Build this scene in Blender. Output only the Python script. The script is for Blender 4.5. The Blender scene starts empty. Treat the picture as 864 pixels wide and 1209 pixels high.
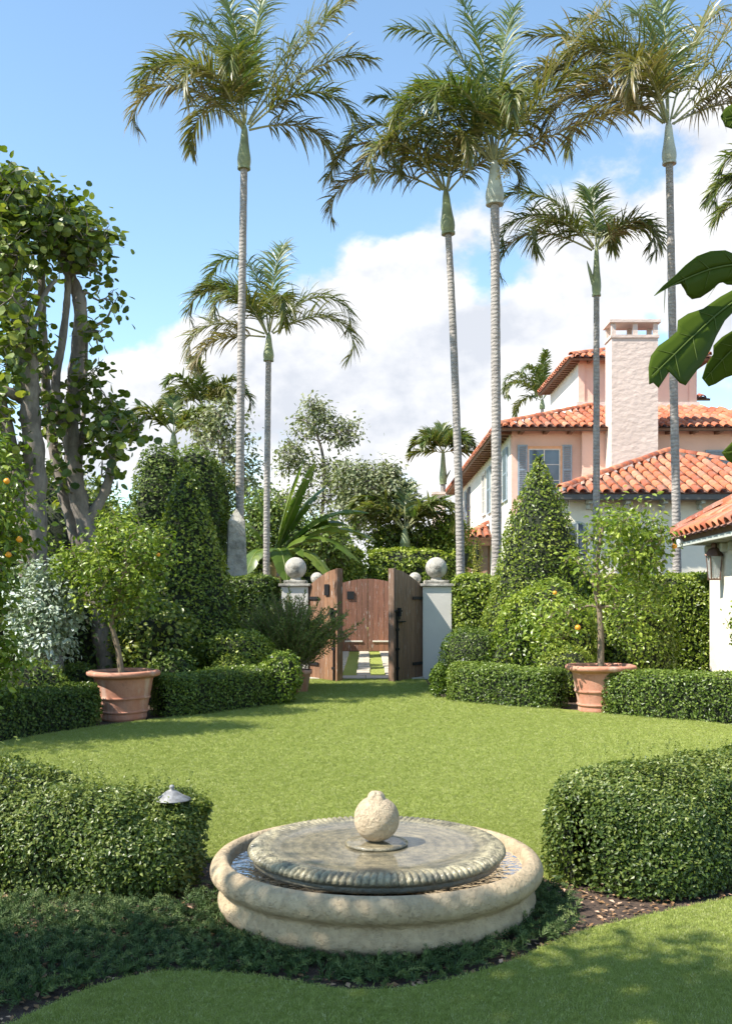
import bpy, math, random
import numpy as np
from mathutils import Vector, Matrix
R = math.radians
rng = np.random.default_rng(7)
random.seed(7)
scn = bpy.context.scene
COL = scn.collection

# ------------------------------------------------------------------ camera
F = 1180.0            # focal length in pixels of the 864 px wide photograph
CH = 1.65             # eye height
HOR = 705.0
cam = bpy.data.cameras.new('camera'); camo = bpy.data.objects.new('camera', cam); COL.objects.link(camo)
camo.location = (0, 0, CH); camo.rotation_euler = (R(90), 0, 0)
cam.sensor_fit = 'HORIZONTAL'; cam.sensor_width = 24; cam.lens = 24*F/864
cam.shift_y = (HOR-604.5)/864
cam.clip_start = .05; cam.clip_end = 3000
scn.camera = camo

# ------------------------------------------------------------------ sun and sky
SUN_EL = 49; SUN_DIR = Vector((-.925, -.38, 0)).normalized()*math.cos(R(SUN_EL)) + Vector((0, 0, math.sin(R(SUN_EL))))
sun = bpy.data.lights.new('sun', 'SUN'); suno = bpy.data.objects.new('sun', sun); COL.objects.link(suno)
sun.energy = 4.6; sun.angle = R(.53); sun.color = (1, .95, .86)
suno.rotation_euler = SUN_DIR.to_track_quat('Z', 'Y').to_euler()
scn.view_settings.view_transform = 'Standard'; scn.view_settings.look = 'None'
scn.view_settings.exposure = 1.05; scn.view_settings.gamma = 1

def direction(px, py):
    return Vector(((px-432)/F, 1, (HOR-py)/F)).normalized()

w = bpy.data.worlds.new('World'); scn.world = w; w.use_nodes = True
nt = w.node_tree; nt.nodes.clear()
def N(t, typ, **k):
    n = t.nodes.new(typ)
    for a, b in k.items(): setattr(n, a, b)
    return n
def math_(t, op, a, b=None, c=None, clamp=False):
    n = N(t, 'ShaderNodeMath', operation=op, use_clamp=clamp)
    for i, v in enumerate((a, b, c)):
        if v is None: continue
        if isinstance(v, (int, float)): n.inputs[i].default_value = v
        else: t.links.new(v, n.inputs[i])
    return n.outputs[0]
sky = N(nt, 'ShaderNodeTexSky', sky_type='NISHITA', sun_disc=False)
sky.sun_elevation = R(SUN_EL); sky.sun_rotation = math.atan2(SUN_DIR.x, SUN_DIR.y)
sky.air_density = 1.0; sky.dust_density = .12; sky.ozone_density = 1.1; sky.altitude = 0
tc = N(nt, 'ShaderNodeTexCoord')
mp = N(nt, 'ShaderNodeMapping'); mp.inputs['Scale'].default_value = (1, 1, 1.35)
nt.links.new(tc.outputs['Generated'], mp.inputs['Vector'])
def wnoise(vec, scale, detail, rough, off=None):
    n = N(nt, 'ShaderNodeTexNoise'); n.inputs['Scale'].default_value = scale
    n.inputs['Detail'].default_value = detail; n.inputs['Roughness'].default_value = rough
    if off is not None:
        a = N(nt, 'ShaderNodeVectorMath', operation='ADD'); a.inputs[1].default_value = off
        nt.links.new(vec, a.inputs[0]); vec = a.outputs[0]
    nt.links.new(vec, n.inputs['Vector']); return n.outputs['Fac']
n1 = wnoise(mp.outputs[0], 5.5, 9, .56)
n2 = wnoise(mp.outputs[0], 5.5, 9, .56, (-.022, -.01, .03))
nlow = wnoise(mp.outputs[0], 2.1, 3, .5, (3.1, 1.2, .7))
# cumulus banks where the photograph has them: direction, angular radius, weight
blobs = [((420, 330), 6, .24), ((490, 420), 7, .24), ((440, 520), 7, .18), ((300, 440), 6, .20), ((180, 480), 5.5, .26),
         ((70, 520), 8, .16), ((650, 400), 6, .20), ((700, 300), 5, .10), ((560, 260), 4, .12), ((830, 330), 5, .15), ((800, 200), 5, .10),
         ((390, 240), 3.5, .12), ((230, 400), 3, .10), ((640, 60), 5, .06), ((1100, 420), 14, .25), ((-400, 520), 16, .25), ((560, 620), 9, .12),
         ((120, 220), 13, -.34), ((330, 60), 12, -.30), ((450, 120), 6, -.2), ((545, 345), 1.6, -.16), ((585, 330), 1.8, -.16), ((770, 370), 2.6, -.14), ((480, 560), 2.5, -.10), ((770, 420), 2.0, -.10)]
acc = math_(nt, 'MULTIPLY', math_(nt, 'SUBTRACT', nlow, .5), .35)
nrm = N(nt, 'ShaderNodeVectorMath', operation='NORMALIZE'); nt.links.new(tc.outputs['Generated'], nrm.inputs[0])
for (px, py), rad, wt in blobs:
    d = direction(px, py)
    dn = N(nt, 'ShaderNodeVectorMath', operation='DISTANCE'); dn.inputs[1].default_value = d
    nt.links.new(nrm.outputs[0], dn.inputs[0])
    q = math_(nt, 'DIVIDE', dn.outputs['Value'], math.radians(rad))
    g = math_(nt, 'EXPONENT', math_(nt, 'MULTIPLY', math_(nt, 'MULTIPLY', q, q), -1.0))
    acc = math_(nt, 'MULTIPLY_ADD', g, wt, acc)
dens = math_(nt, 'ADD', n1, acc)
mr = N(nt, 'ShaderNodeMapRange', interpolation_type='SMOOTHSTEP'); mr.inputs['From Min'].default_value = .605; mr.inputs['From Max'].default_value = .71
nt.links.new(dens, mr.inputs['Value'])
# sunward side of each billow is brighter than its far side
lit = math_(nt, 'MULTIPLY_ADD', math_(nt, 'SUBTRACT', n1, n2), 5.5, .58, clamp=True)
cr = N(nt, 'ShaderNodeValToRGB'); nt.links.new(lit, cr.inputs[0])
cr.color_ramp.elements[0].color = (2.7, 2.85, 3.15, 1); cr.color_ramp.elements[1].color = (4.0, 4.0, 4.05, 1)
mx = N(nt, 'ShaderNodeMix', data_type='RGBA'); nt.links.new(mr.outputs[0], mx.inputs['Factor'])
skt = N(nt, 'ShaderNodeMix', data_type='RGBA', blend_type='MULTIPLY'); skt.inputs['Factor'].default_value = 1; skt.inputs['B'].default_value = (.95, 1.02, .98, 1)
nt.links.new(sky.outputs[0], skt.inputs['A']); nt.links.new(skt.outputs['Result'], mx.inputs['A']); nt.links.new(cr.outputs[0], mx.inputs['B'])
bg = N(nt, 'ShaderNodeBackground'); bg.inputs['Strength'].default_value = .142
nt.links.new(mx.outputs['Result'], bg.inputs['Color'])
wo = N(nt, 'ShaderNodeOutputWorld'); nt.links.new(bg.outputs[0], wo.inputs['Surface'])

# ------------------------------------------------------------------ helpers
def X(px, Y): return (px-432)*Y/F
def H(py, Y): return CH+(HOR-py)*Y/F
def P(px, py, Y): return Vector((X(px, Y), Y, H(py, Y)))

class MB:
    def __init__(s): s.V = []; s.L = []; s.T = []; s.M = []; s.C = []; s.n = 0
    def add(s, v, f, mat=0, tone=.5):
        v = np.asarray(v, float).reshape(-1, 3); f = np.asarray(f, int)
        s.V.append(v); s.L.append((f+s.n).ravel()); s.T.append(np.full(len(f), f.shape[1])); s.M.append(np.full(len(f), mat))
        s.C.append(np.broadcast_to(np.asarray(tone, float), (len(v),)).copy()); s.n += len(v); return s
    def mesh(s, name, mats, smooth=False):
        me = bpy.data.meshes.new(name)
        V = np.concatenate(s.V); L = np.concatenate(s.L); T = np.concatenate(s.T); M = np.concatenate(s.M); C = np.concatenate(s.C)
        me.vertices.add(len(V)); me.vertices.foreach_set('co', V.ravel())
        me.loops.add(len(L)); me.loops.foreach_set('vertex_index', L.astype(np.int32))
        me.polygons.add(len(T)); me.polygons.foreach_set('loop_start', np.concatenate([[0], np.cumsum(T)[:-1]]).astype(np.int32))
        for m in (mats if isinstance(mats, (list, tuple)) else [mats]): me.materials.append(m)
        me.polygons.foreach_set('material_index', M.astype(np.int32))
        me.polygons.foreach_set('use_smooth', np.full(len(T), bool(smooth)))
        me.update(calc_edges=True)
        a = me.attributes.new('tone', 'FLOAT', 'POINT'); a.data.foreach_set('value', C.astype(np.float32))
        return me
    def obj(s, name, mats, parent=None, smooth=False, kind=None):
        return link(name, s.mesh(name, mats, smooth), parent, kind)

def link(name, data, parent=None, kind=None):
    o = bpy.data.objects.new(name, data); COL.objects.link(o)
    if parent is not None: o.parent = parent
    if kind: o['kind'] = kind
    return o
def tag(o, label, cat, group=None, kind=None):
    o['label'] = label; o['category'] = cat
    if group: o['group'] = group
    if kind: o['kind'] = kind
    return o
def thing(name, label, cat, loc=(0, 0, 0), rz=0, group=None):
    o = bpy.data.objects.new(name, None); COL.objects.link(o); o.empty_display_size = .2
    o.location = loc; o.rotation_euler = (0, 0, rz)
    return tag(o, label, cat, group)

BOXF = np.array([(0, 3, 2, 1), (4, 5, 6, 7), (0, 1, 5, 4), (1, 2, 6, 5), (2, 3, 7, 6), (3, 0, 4, 7)])
def box(mb, x0, x1, y0, y1, z0, z1, mat=0, tone=.5, M=None):
    v = np.array([(x0, y0, z0), (x1, y0, z0), (x1, y1, z0), (x0, y1, z0), (x0, y0, z1), (x1, y0, z1), (x1, y1, z1), (x0, y1, z1)], float)
    if M is not None: v = np.array([tuple(M @ Vector(p)) for p in v])
    return mb.add(v, BOXF, mat, tone)
def bev(o, wd=.01, seg=2):
    m = o.modifiers.new('bevel', 'BEVEL'); m.width = wd; m.segments = seg; m.limit_method = 'ANGLE'; return o
def boxobj(name, dims, mat, parent=None, bevel=0, **k):
    o = box(MB(), *dims).obj(name, mat, parent, **k)
    if bevel: bev(o, bevel)
    return o

def smooth_path(pts, rad, n):
    pts = np.asarray([tuple(p) for p in pts], float); rad = np.asarray(rad, float)
    k = len(pts); t = np.linspace(0, k-1, n); out = []; 
    for q in t:
        i = min(int(q), k-2); f = q-i
        p0 = pts[max(i-1, 0)]; p1 = pts[i]; p2 = pts[i+1]; p3 = pts[min(i+2, k-1)]
        out.append(.5*((2*p1)+(-p0+p2)*f+(2*p0-5*p1+4*p2-p3)*f*f+(-p0+3*p1-3*p2+p3)*f**3))
    return np.array(out), np.interp(t, np.arange(k), rad)
def tube(mb, pts, rad, seg=8, n=None, mat=0, tone=.5, lump=0, cap=True):
    pts = np.asarray([tuple(p) for p in pts], float); rad = np.broadcast_to(np.asarray(rad, float), (len(pts),))
    if n: pts, rad = smooth_path(pts, rad, n)
    k = len(pts); tg = np.gradient(pts, axis=0); tg /= np.linalg.norm(tg, axis=1)[:, None]+1e-9
    ref = np.array([1., 0, 0]) if abs(tg[0][0]) < .8 else np.array([0, 1., 0])
    a = np.cross(tg, ref); a /= np.linalg.norm(a, axis=1)[:, None]+1e-9; b = np.cross(tg, a)
    th = np.linspace(0, 2*np.pi, seg, endpoint=False)
    rr = rad[:, None]*(1+(lump*rng.normal(size=(k, seg)) if lump else 0)*np.ones((k, seg)))
    v = pts[:, None]+(a[:, None]*np.cos(th)[None, :, None]+b[:, None]*np.sin(th)[None, :, None])*rr[..., None]
    i = np.arange(k-1)[:, None]*seg; j = np.arange(seg)[None]; j2 = (j+1) % seg
    f = np.stack([i+j, i+j2, i+seg+j2, i+seg+j], -1).reshape(-1, 4)
    mb.add(v.reshape(-1, 3), f, mat, tone)
    if cap:
        mb.add(v[-1], np.arange(seg)[None, ::-1], mat, tone); mb.add(v[0], np.arange(seg)[None], mat, tone)
    return mb
def lathe(mb, prof, seg=48, c=(0, 0, 0), mat=0, tone=.5, fn=None):
    prof = np.asarray(prof, float); th = np.linspace(0, 2*np.pi, seg, endpoint=False); k = len(prof)
    r = np.repeat(prof[:, 0][:, None], seg, 1); z = np.repeat(prof[:, 1][:, None], seg, 1)
    if fn is not None: r, z = fn(r, z, th[None])
    v = np.stack([c[0]+r*np.cos(th), c[1]+r*np.sin(th), c[2]+z], -1)
    i = np.arange(k-1)[:, None]*seg; j = np.arange(seg)[None]; j2 = (j+1) % seg
    f = np.stack([i+j, i+j2, i+seg+j2, i+seg+j], -1).reshape(-1, 4)
    return mb.add(v.reshape(-1, 3), f, mat, tone)

class SN:      # cheap smooth noise, vectorised
    def __init__(s, seed, freq, oct=3):
        r = np.random.default_rng(seed); s.k = []
        for o in range(oct):
            for _ in range(7):
                d = r.normal(size=3); d *= freq*2**o*(.7+.6*r.random())/np.linalg.norm(d); s.k.append((d, r.random()*6.28, .5**o))
    def __call__(s, p):
        out = 0
        for d, ph, a in s.k: out = out+a*np.sin(p@d+ph)
        return out/4.2

# ------------------------------------------------------------------ materials
def new_mat(name):
    m = bpy.data.materials.new(name); m.use_nodes = True; t = m.node_tree
    return m, t, t.nodes['Principled BSDF'], t.nodes['Material Output']
def nz(t, scale, detail=4, rough=.6, coord='Object', sc=None, w=None):
    c = N(t, 'ShaderNodeTexCoord'); n = N(t, 'ShaderNodeTexNoise'); v = c.outputs[coord]
    if sc:
        mpn = N(t, 'ShaderNodeMapping'); mpn.inputs['Scale'].default_value = sc; t.links.new(v, mpn.inputs['Vector']); v = mpn.outputs[0]
    t.links.new(v, n.inputs['Vector'])
    n.inputs['Scale'].default_value = scale; n.inputs['Detail'].default_value = detail; n.inputs['Roughness'].default_value = rough
    return n.outputs['Fac']
def ramp(t, fac, stops):
    r = N(t, 'ShaderNodeValToRGB'); e = r.color_ramp.elements
    while len(e) < len(stops): e.new(.5)
    for q, (p, c) in zip(e, stops): q.position = p; q.color = (*c, 1)
    t.links.new(fac, r.inputs[0]); return r.outputs[0]
def mixc(t, fac, a, b, mode='MIX'):
    m = N(t, 'ShaderNodeMix', data_type='RGBA', blend_type=mode)
    if isinstance(fac, (int, float)): m.inputs['Factor'].default_value = fac
    else: t.links.new(fac, m.inputs['Factor'])
    for s, v in (('A', a), ('B', b)):
        if isinstance(v, tuple): m.inputs[s].default_value = (*v, 1)
        else: t.links.new(v, m.inputs[s])
    return m.outputs['Result']
def bump(t, bs, h, dist=.01, strength=1):
    b = N(t, 'ShaderNodeBump'); b.inputs['Distance'].default_value = dist; b.inputs['Strength'].default_value = strength
    t.links.new(h, b.inputs['Height']); t.links.new(b.outputs[0], bs.inputs['Normal'])
def maprange(t, v, a, b, c=0, d=1):
    m = N(t, 'ShaderNodeMapRange'); t.links.new(v, m.inputs[0])
    for i, q in enumerate((a, b, c, d)): m.inputs[i+1].default_value = q
    return m.outputs[0]

def foliage(name, c0, c1, c2, rough=.42, trans=.3, spec=.4):
    c0, c1, c2 = [tuple(x*g_ for x, g_ in zip(c, (1.5, 1.28, 1.0))) for c in (c0, c1, c2)]; c2 = (c2[0]*1.15, c2[1]*1.13, c2[2]*1.5)
    m, t, b, out = new_mat(name)
    at = N(t, 'ShaderNodeAttribute', attribute_name='tone')
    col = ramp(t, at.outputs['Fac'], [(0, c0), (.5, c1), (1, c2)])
    n = nz(t, 1.6, 3); col = mixc(t, maprange(t, n, .3, .7, 0, .45), col, mixc(t, 1.0, col, (.72, .85, .7), 'MULTIPLY'))
    t.links.new(col, b.inputs['Base Color']); b.inputs['Roughness'].default_value = rough; b.inputs['Specular IOR Level'].default_value = spec
    tr = N(t, 'ShaderNodeBsdfTranslucent')
    t.links.new(mixc(t, 1.0, col, (1.25, 1.35, .55), 'MULTIPLY'), tr.inputs['Color'])
    ms = N(t, 'ShaderNodeMixShader'); ms.inputs[0].default_value = trans
    t.links.new(b.outputs[0], ms.inputs[1]); t.links.new(tr.outputs[0], ms.inputs[2]); t.links.new(ms.outputs[0], out.inputs['Surface'])
    return m
M = {}
M['box'] = foliage('boxwood leaves', (.030, .060, .012), (.070, .125, .022), (.15, .22, .045), .36)
M['near'] = foliage('glossy near hedge leaves', (.026, .055, .012), (.056, .098, .018), (.135, .18, .04), .40, .25, .45)
M['boxdark'] = foliage('dark hedge leaves', (.026, .055, .013), (.060, .11, .024), (.14, .20, .045), .38)
M['ficus'] = foliage('bright hedge leaves', (.045, .085, .012), (.12, .19, .026), (.26, .34, .06), .36)
M['cone'] = foliage('topiary leaves', (.045, .085, .014), (.12, .18, .028), (.25, .32, .06), .36)
M['citrus'] = foliage('citrus leaves', (.040, .080, .012), (.10, .17, .022), (.22, .30, .05), .34)
M['silver'] = foliage('silver leaves', (.12, .18, .15), (.24, .32, .30), (.38, .48, .48), .5, .15)
M['greygreen'] = foliage('grey green leaves', (.07, .10, .055), (.14, .18, .11), (.24, .28, .19), .5, .25)
M['darkgreen'] = foliage('dark green leaves', (.034, .068, .016), (.078, .135, .028), (.18, .25, .06), .45)
M['cypress'] = foliage('clipped cypress', (.030, .060, .012), (.065, .115, .020), (.14, .20, .04), .6)
M['gold'] = foliage('golden conifer', (.12, .14, .03), (.22, .24, .05), (.32, .32, .08), .6)
M['grape'] = foliage('sea grape leaves', (.035, .065, .015), (.085, .135, .026), (.19, .23, .045), .38, .3)
M['juniper'] = foliage('juniper', (.020, .046, .018), (.046, .088, .030), (.12, .17, .055), .6, .1)
M['rosemary'] = foliage('needle shrub', (.05, .085, .025), (.11, .16, .05), (.18, .24, .09), .5)
M['palm'] = foliage('palm leaflets', (.19, .155, .105), (.115, .130, .045), (.050, .100, .024), .38, .28, .5)
M['banana'] = foliage('banana leaves', (.035, .07, .014), (.065, .12, .022), (.14, .20, .04), .35, .35)
M['fig'] = foliage('fig leaf', (.034, .062, .006), (.050, .088, .010), (.08, .12, .02), .6, .35, .12)
M['vein'] = foliage('leaf vein', (.07, .12, .025), (.09, .14, .03), (.11, .16, .035), .6, .3)

def plain(name, col, rough=.6, metal=0, var=.12, scale=9, bmp=.0, bscale=40, spec=.5):
    m, t, b, out = new_mat(name)
    n = nz(t, scale, 5); c = mixc(t, maprange(t, n, .3, .7), tuple(x*(1-var) for x in col), tuple(min(x*(1+var), 1) for x in col))
    t.links.new(c, b.inputs['Base Color']); b.inputs['Roughness'].default_value = rough; b.inputs['Metallic'].default_value = metal
    b.inputs['Specular IOR Level'].default_value = spec
    if bmp: bump(t, b, nz(t, bscale, 6), bmp)
    return m
def stucco(name, col, relief=.02, scale=2.2, stain=.15):
    m, t, b, out = new_mat(name)
    n = nz(t, .6, 6, .65); s = nz(t, 1.0, 5, .6, sc=(1.2, 1.2, .22))
    c = mixc(t, maprange(t, n, .35, .7), col, tuple(x*.86 for x in col))
    c = mixc(t, maprange(t, s, .55, .8, 0, stain), c, tuple(x*y for x, y in zip(col, (.66, .64, .6))))
    t.links.new(c, b.inputs['Base Color']); b.inputs['Roughness'].default_value = .9; b.inputs['Specular IOR Level'].default_value = .2
    h = math_(t, 'ADD', nz(t, scale, 3, .5, sc=(1, 1, 1.5)), math_(t, 'MULTIPLY', nz(t, 40, 3), .08)); bump(t, b, h, relief)
    return m
M['pink'] = stucco('pink stucco', (.86, .57, .45), .02)
M['white'] = stucco('white stucco', (.82, .77, .68), .02)
M['cream'] = stucco('cream stucco', (.87, .79, .64), .02)
M['chim'] = stucco('pale pink rough stucco', (.70, .57, .50), .028, 4.5)
M['grey'] = stucco('pale grey render', (.66, .62, .56), .01)
M['peach'] = plain('peach trim', (.80, .42, .22), .7)
M['shutter'] = plain('blue grey painted shutter', (.30, .37, .43), .55, var=.15)
M['shutdark'] = plain('dark shutter', (.06, .07, .09), .5)
M['brown'] = plain('brown rafter wood', (.20, .105, .065), .75, var=.3)
M['fascia'] = plain('dark gutter', (.10, .095, .09), .6)
M['bracket'] = plain('grey green bracket paint', (.48, .50, .44), .7)
M['iron'] = plain('black iron', (.018, .018, .02), .5, .4, bmp=.001)
M['copper'] = plain('aged copper', (.14, .08, .055), .5, .6, var=.4)
M['soilm'] = plain('mulch', (.075, .048, .032), .95, var=.5, scale=25, bmp=.03, bscale=30)
M['potsoil'] = plain('potting soil', (.05, .035, .025), .95, var=.4, bmp=.01)
M['core'] = plain('inner shade core', (.022, .028, .012), .95, var=.4, scale=20, bmp=.02)  # near-black colour stands in for the shade deep inside the foliage
M['orange'] = plain('orange peel', (.75, .30, .02), .45, bmp=.002, bscale=120)
M['branch'] = plain('twig bark', (.20, .15, .10), .85, var=.3, scale=20, bmp=.006)
M['whitem'] = plain('white enamel', (.75, .75, .73), .35)
M['winwood'] = plain('white window wood', (.66, .62, .55), .5)

def glass():
    m, t, b, out = new_mat('window glass')
    t.links.new(mixc(t, maprange(t, nz(t, 1.3, 2), .4, .6), (.05, .07, .10), (.10, .13, .17)), b.inputs['Base Color'])
    b.inputs['Roughness'].default_value = .04; b.inputs['Specular IOR Level'].default_value = .9; return m
M['glass'] = glass()
def lampglass():
    m, t, b, out = new_mat('lantern glass')
    b.inputs['Base Color'].default_value = (.75, .76, .72, 1); b.inputs['Roughness'].default_value = .12; b.inputs['Transmission Weight'].default_value = .6; return m
M['lglass'] = lampglass()

def tile_mat():
    m, t, b, out = new_mat('terracotta roof tile')
    oi = N(t, 'ShaderNodeObjectInfo'); c = ramp(t, oi.outputs['Random'], [(0, (.30, .075, .035)), (.3, (.47, .13, .055)), (.6, (.56, .18, .08)), (.85, (.62, .26, .15)), (1, (.34, .13, .08))])
    n = nz(t, 5, 6, .7); c = mixc(t, maprange(t, n, .48, .70, 0, .75), c, (.13, .085, .07))
    n2 = nz(t, 14, 4, .6); c = mixc(t, maprange(t, n2, .58, .75, 0, .6), c, (.62, .50, .42))
    t.links.new(c, b.inputs['Base Color']); b.inputs['Roughness'].default_value = .85; bump(t, b, nz(t, 30, 4), .006); return m
M['tile'] = tile_mat()
M['pan'] = plain('pan tile and mortar', (.22, .12, .085), .9, var=.5, scale=6, bmp=.02, bscale=14)

def terracotta():
    m, t, b, out = new_mat('terracotta pot')
    n = nz(t, 4, 6, .65); c = mixc(t, maprange(t, n, .35, .7), (.43, .175, .105), (.52, .26, .175))
    s = nz(t, 3, 6, .6, sc=(2.5, 2.5, .5)); c = mixc(t, maprange(t, s, .52, .72, 0, .7), c, (.62, .47, .38))
    d = nz(t, 7, 5, .7); c = mixc(t, maprange(t, d, .6, .75, 0, .6), c, (.20, .12, .09))
    t.links.new(c, b.inputs['Base Color']); b.inputs['Roughness'].default_value = .85; bump(t, b, nz(t, 45, 5), .004); return m
M['pot'] = terracotta()

def stone(name, a, bcol, pits=.012, sc=9, moss=0, rough=.88):
    m, t, b, out = new_mat(name)
    n = nz(t, sc*.5, 7, .65); c = mixc(t, maprange(t, n, .33, .68), a, bcol)
    n3 = nz(t, sc*3.2, 5, .7); c = mixc(t, maprange(t, n3, .50, .70, 0, .5), c, tuple(x*.62 for x in a))
    if moss:
        ms = nz(t, sc*.32, 6, .7); c = mixc(t, maprange(t, ms, .50, .62, 0, moss), c, (.10, .095, .075))
    t.links.new(c, b.inputs['Base Color']); b.inputs['Roughness'].default_value = rough; b.inputs['Specular IOR Level'].default_value = .3
    co = N(t, 'ShaderNodeTexCoord'); v = N(t, 'ShaderNodeTexVoronoi'); v.inputs['Scale'].default_value = sc*8; t.links.new(co.outputs['Object'], v.inputs['Vector'])
    pm = maprange(t, v.outputs['Distance'], 0, .45, 0, 1); gate = maprange(t, nz(t, sc*2, 3), .45, .62)
    h = math_(t, 'ADD', math_(t, 'MULTIPLY', pm, gate), math_(t, 'MULTIPLY', nz(t, sc*13, 6, .75), 1.1)); bump(t, b, h, pits, .9); return m
M['basin'] = stone('coral stone', (.56, .43, .27), (.38, .285, .175), .006, 17)
M['ball'] = stone('coral stone ball', (.62, .49, .33), (.46, .35, .23), .007, 22)
M['lichen'] = stone('lichened cast stone', (.55, .51, .44), (.36, .33, .28), .008, 9, .8)
M['paver'] = stone('pale paving stone', (.52, .46, .37), (.42, .37, .30), .004, 5)
M['obelisk'] = stone('weathered obelisk stone', (.50, .46, .38), (.34, .31, .26), .010, 4, .7)

def disc_mat():
    m, t, b, out = new_mat('wet mossy stone disc')
    co = N(t, 'ShaderNodeTexCoord'); sp = N(t, 'ShaderNodeSeparateXYZ'); t.links.new(co.outputs['Object'], sp.inputs[0])
    r = math_(t, 'SQRT', math_(t, 'ADD', math_(t, 'MULTIPLY', sp.outputs[0], sp.outputs[0]), math_(t, 'MULTIPLY', sp.outputs[1], sp.outputs[1])))
    n = nz(t, 7, 6, .7)
    c = mixc(t, maprange(t, n, .38, .62), (.25, .205, .12), (.105, .09, .055))
    rw = math_(t, 'SINE', math_(t, 'MULTIPLY', math_(t, 'ADD', r, math_(t, 'MULTIPLY', n, .05)), 120)); c = mixc(t, maprange(t, rw, -.2, 1, 0, .22), c, (.36, .29, .18))
    edge = maprange(t, r, .50, .60); c = mixc(t, edge, c, mixc(t, maprange(t, nz(t, 11, 5), .4, .6), (.33, .285, .175), (.17, .15, .095)))
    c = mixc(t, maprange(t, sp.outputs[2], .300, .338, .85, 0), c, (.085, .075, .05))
    mott = nz(t, 22, 5, .7); c = mixc(t, maprange(t, mott, .5, .66, 0, .75), c, (.085, .075, .05))
    t.links.new(c, b.inputs['Base Color']); b.inputs['Roughness'].default_value = .45
    t.links.new(maprange(t, r, .50, .58, .65, .15), b.inputs['Coat Weight']); b.inputs['Coat Roughness'].default_value = .08
    bump(t, b, math_(t, 'ADD', math_(t, 'MULTIPLY', nz(t, 20, 4, .6), 1.8), math_(t, 'MULTIPLY', rw, .10)), .012)
    return m
M['disc'] = disc_mat()
def water_mat():
    m, t, b, out = new_mat('rippled water')
    b.inputs['Base Color'].default_value = (.85, .86, .80, 1); b.inputs['Roughness'].default_value = .03
    b.inputs['Transmission Weight'].default_value = 1; b.inputs['IOR'].default_value = 1.33
    h = math_(t, 'ADD', nz(t, 16, 3, .5), math_(t, 'MULTIPLY', nz(t, 42, 2, .5), .4)); bump(t, b, h, .03); return m
M['water'] = water_mat()

def wood(name, a, bcol, peel=.6):
    m, t, b, out = new_mat(name)
    oi = N(t, 'ShaderNodeObjectInfo')
    g = nz(t, 5, 6, .6, sc=(7, 7, .5)); c = mixc(t, maprange(t, g, .35, .65), a, bcol)
    c = mixc(t, maprange(t, oi.outputs['Random'], 0, 1, 0, .5), c, (.10, .055, .04))
    s = nz(t, 4, 6, .75, sc=(9, 9, .8)); c = mixc(t, maprange(t, s, .60, .66, 0, peel), c, (.60, .58, .55))
    t.links.new(c, b.inputs['Base Color']); b.inputs['Roughness'].default_value = .7
    bump(t, b, g, .006); return m
M['wood'] = wood('weathered cedar boards', (.36, .18, .09), (.17, .09, .05), .85)
M['wood2'] = wood('grey weathered boards', (.34, .20, .12), (.20, .125, .08), .8)
M['wood3'] = wood('reddish peeling boards', (.33, .14, .08), (.19, .085, .055), .9)

def bark(name, a, bcol, ring=False, sc=6):
    m, t, b, out = new_mat(name)
    n = nz(t, sc, 7, .7, sc=(1, 1, .45) if not ring else (1, 1, 1)); c = mixc(t, maprange(t, n, .38, .64), a, bcol); h = n
    if ring:
        co = N(t, 'ShaderNodeTexCoord'); wv = N(t, 'ShaderNodeTexWave', wave_type='BANDS', bands_direction='Z'); wv.inputs['Scale'].default_value = 3.6
        wv.inputs['Distortion'].default_value = 5; wv.inputs['Detail'].default_value = 3; wv.inputs['Detail Scale'].default_value = 3
        t.links.new(co.outputs['Object'], wv.inputs['Vector']); c = mixc(t, maprange(t, wv.outputs['Fac'], .6, 1, 0, .38), c, tuple(x*.5 for x in a)); h = math_(t, 'SUBTRACT', n, math_(t, 'MULTIPLY', wv.outputs['Fac'], .5))
        l = nz(t, 1.4, 5, .7); c = mixc(t, maprange(t, l, .55, .66, 0, .4), c, (.20, .18, .15))
    t.links.new(c, b.inputs['Base Color']); b.inputs['Roughness'].default_value = .9; b.inputs['Specular IOR Level'].default_value = .2; bump(t, b, h, .018); return m
M['palmtrunk'] = bark('ringed palm trunk', (.40, .36, .32), (.27, .24, .215), True)
M['grapebark'] = bark('sea grape bark', (.27, .23, .195), (.13, .11, .095))
M['shaft'] = plain('crownshaft', (.24, .27, .13), .5, var=.35, scale=3)
M['shaftpale'] = plain('pale crownshaft', (.45, .46, .36), .5, var=.25, scale=3)
M['rachis'] = plain('frond rachis', (.30, .30, .14), .5, var=.2)
M['pstem'] = plain('banana stem', (.26, .20, .09), .7, var=.4)
M['seed'] = plain('palm flowers', (.45, .36, .08), .8, var=.3)

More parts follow.
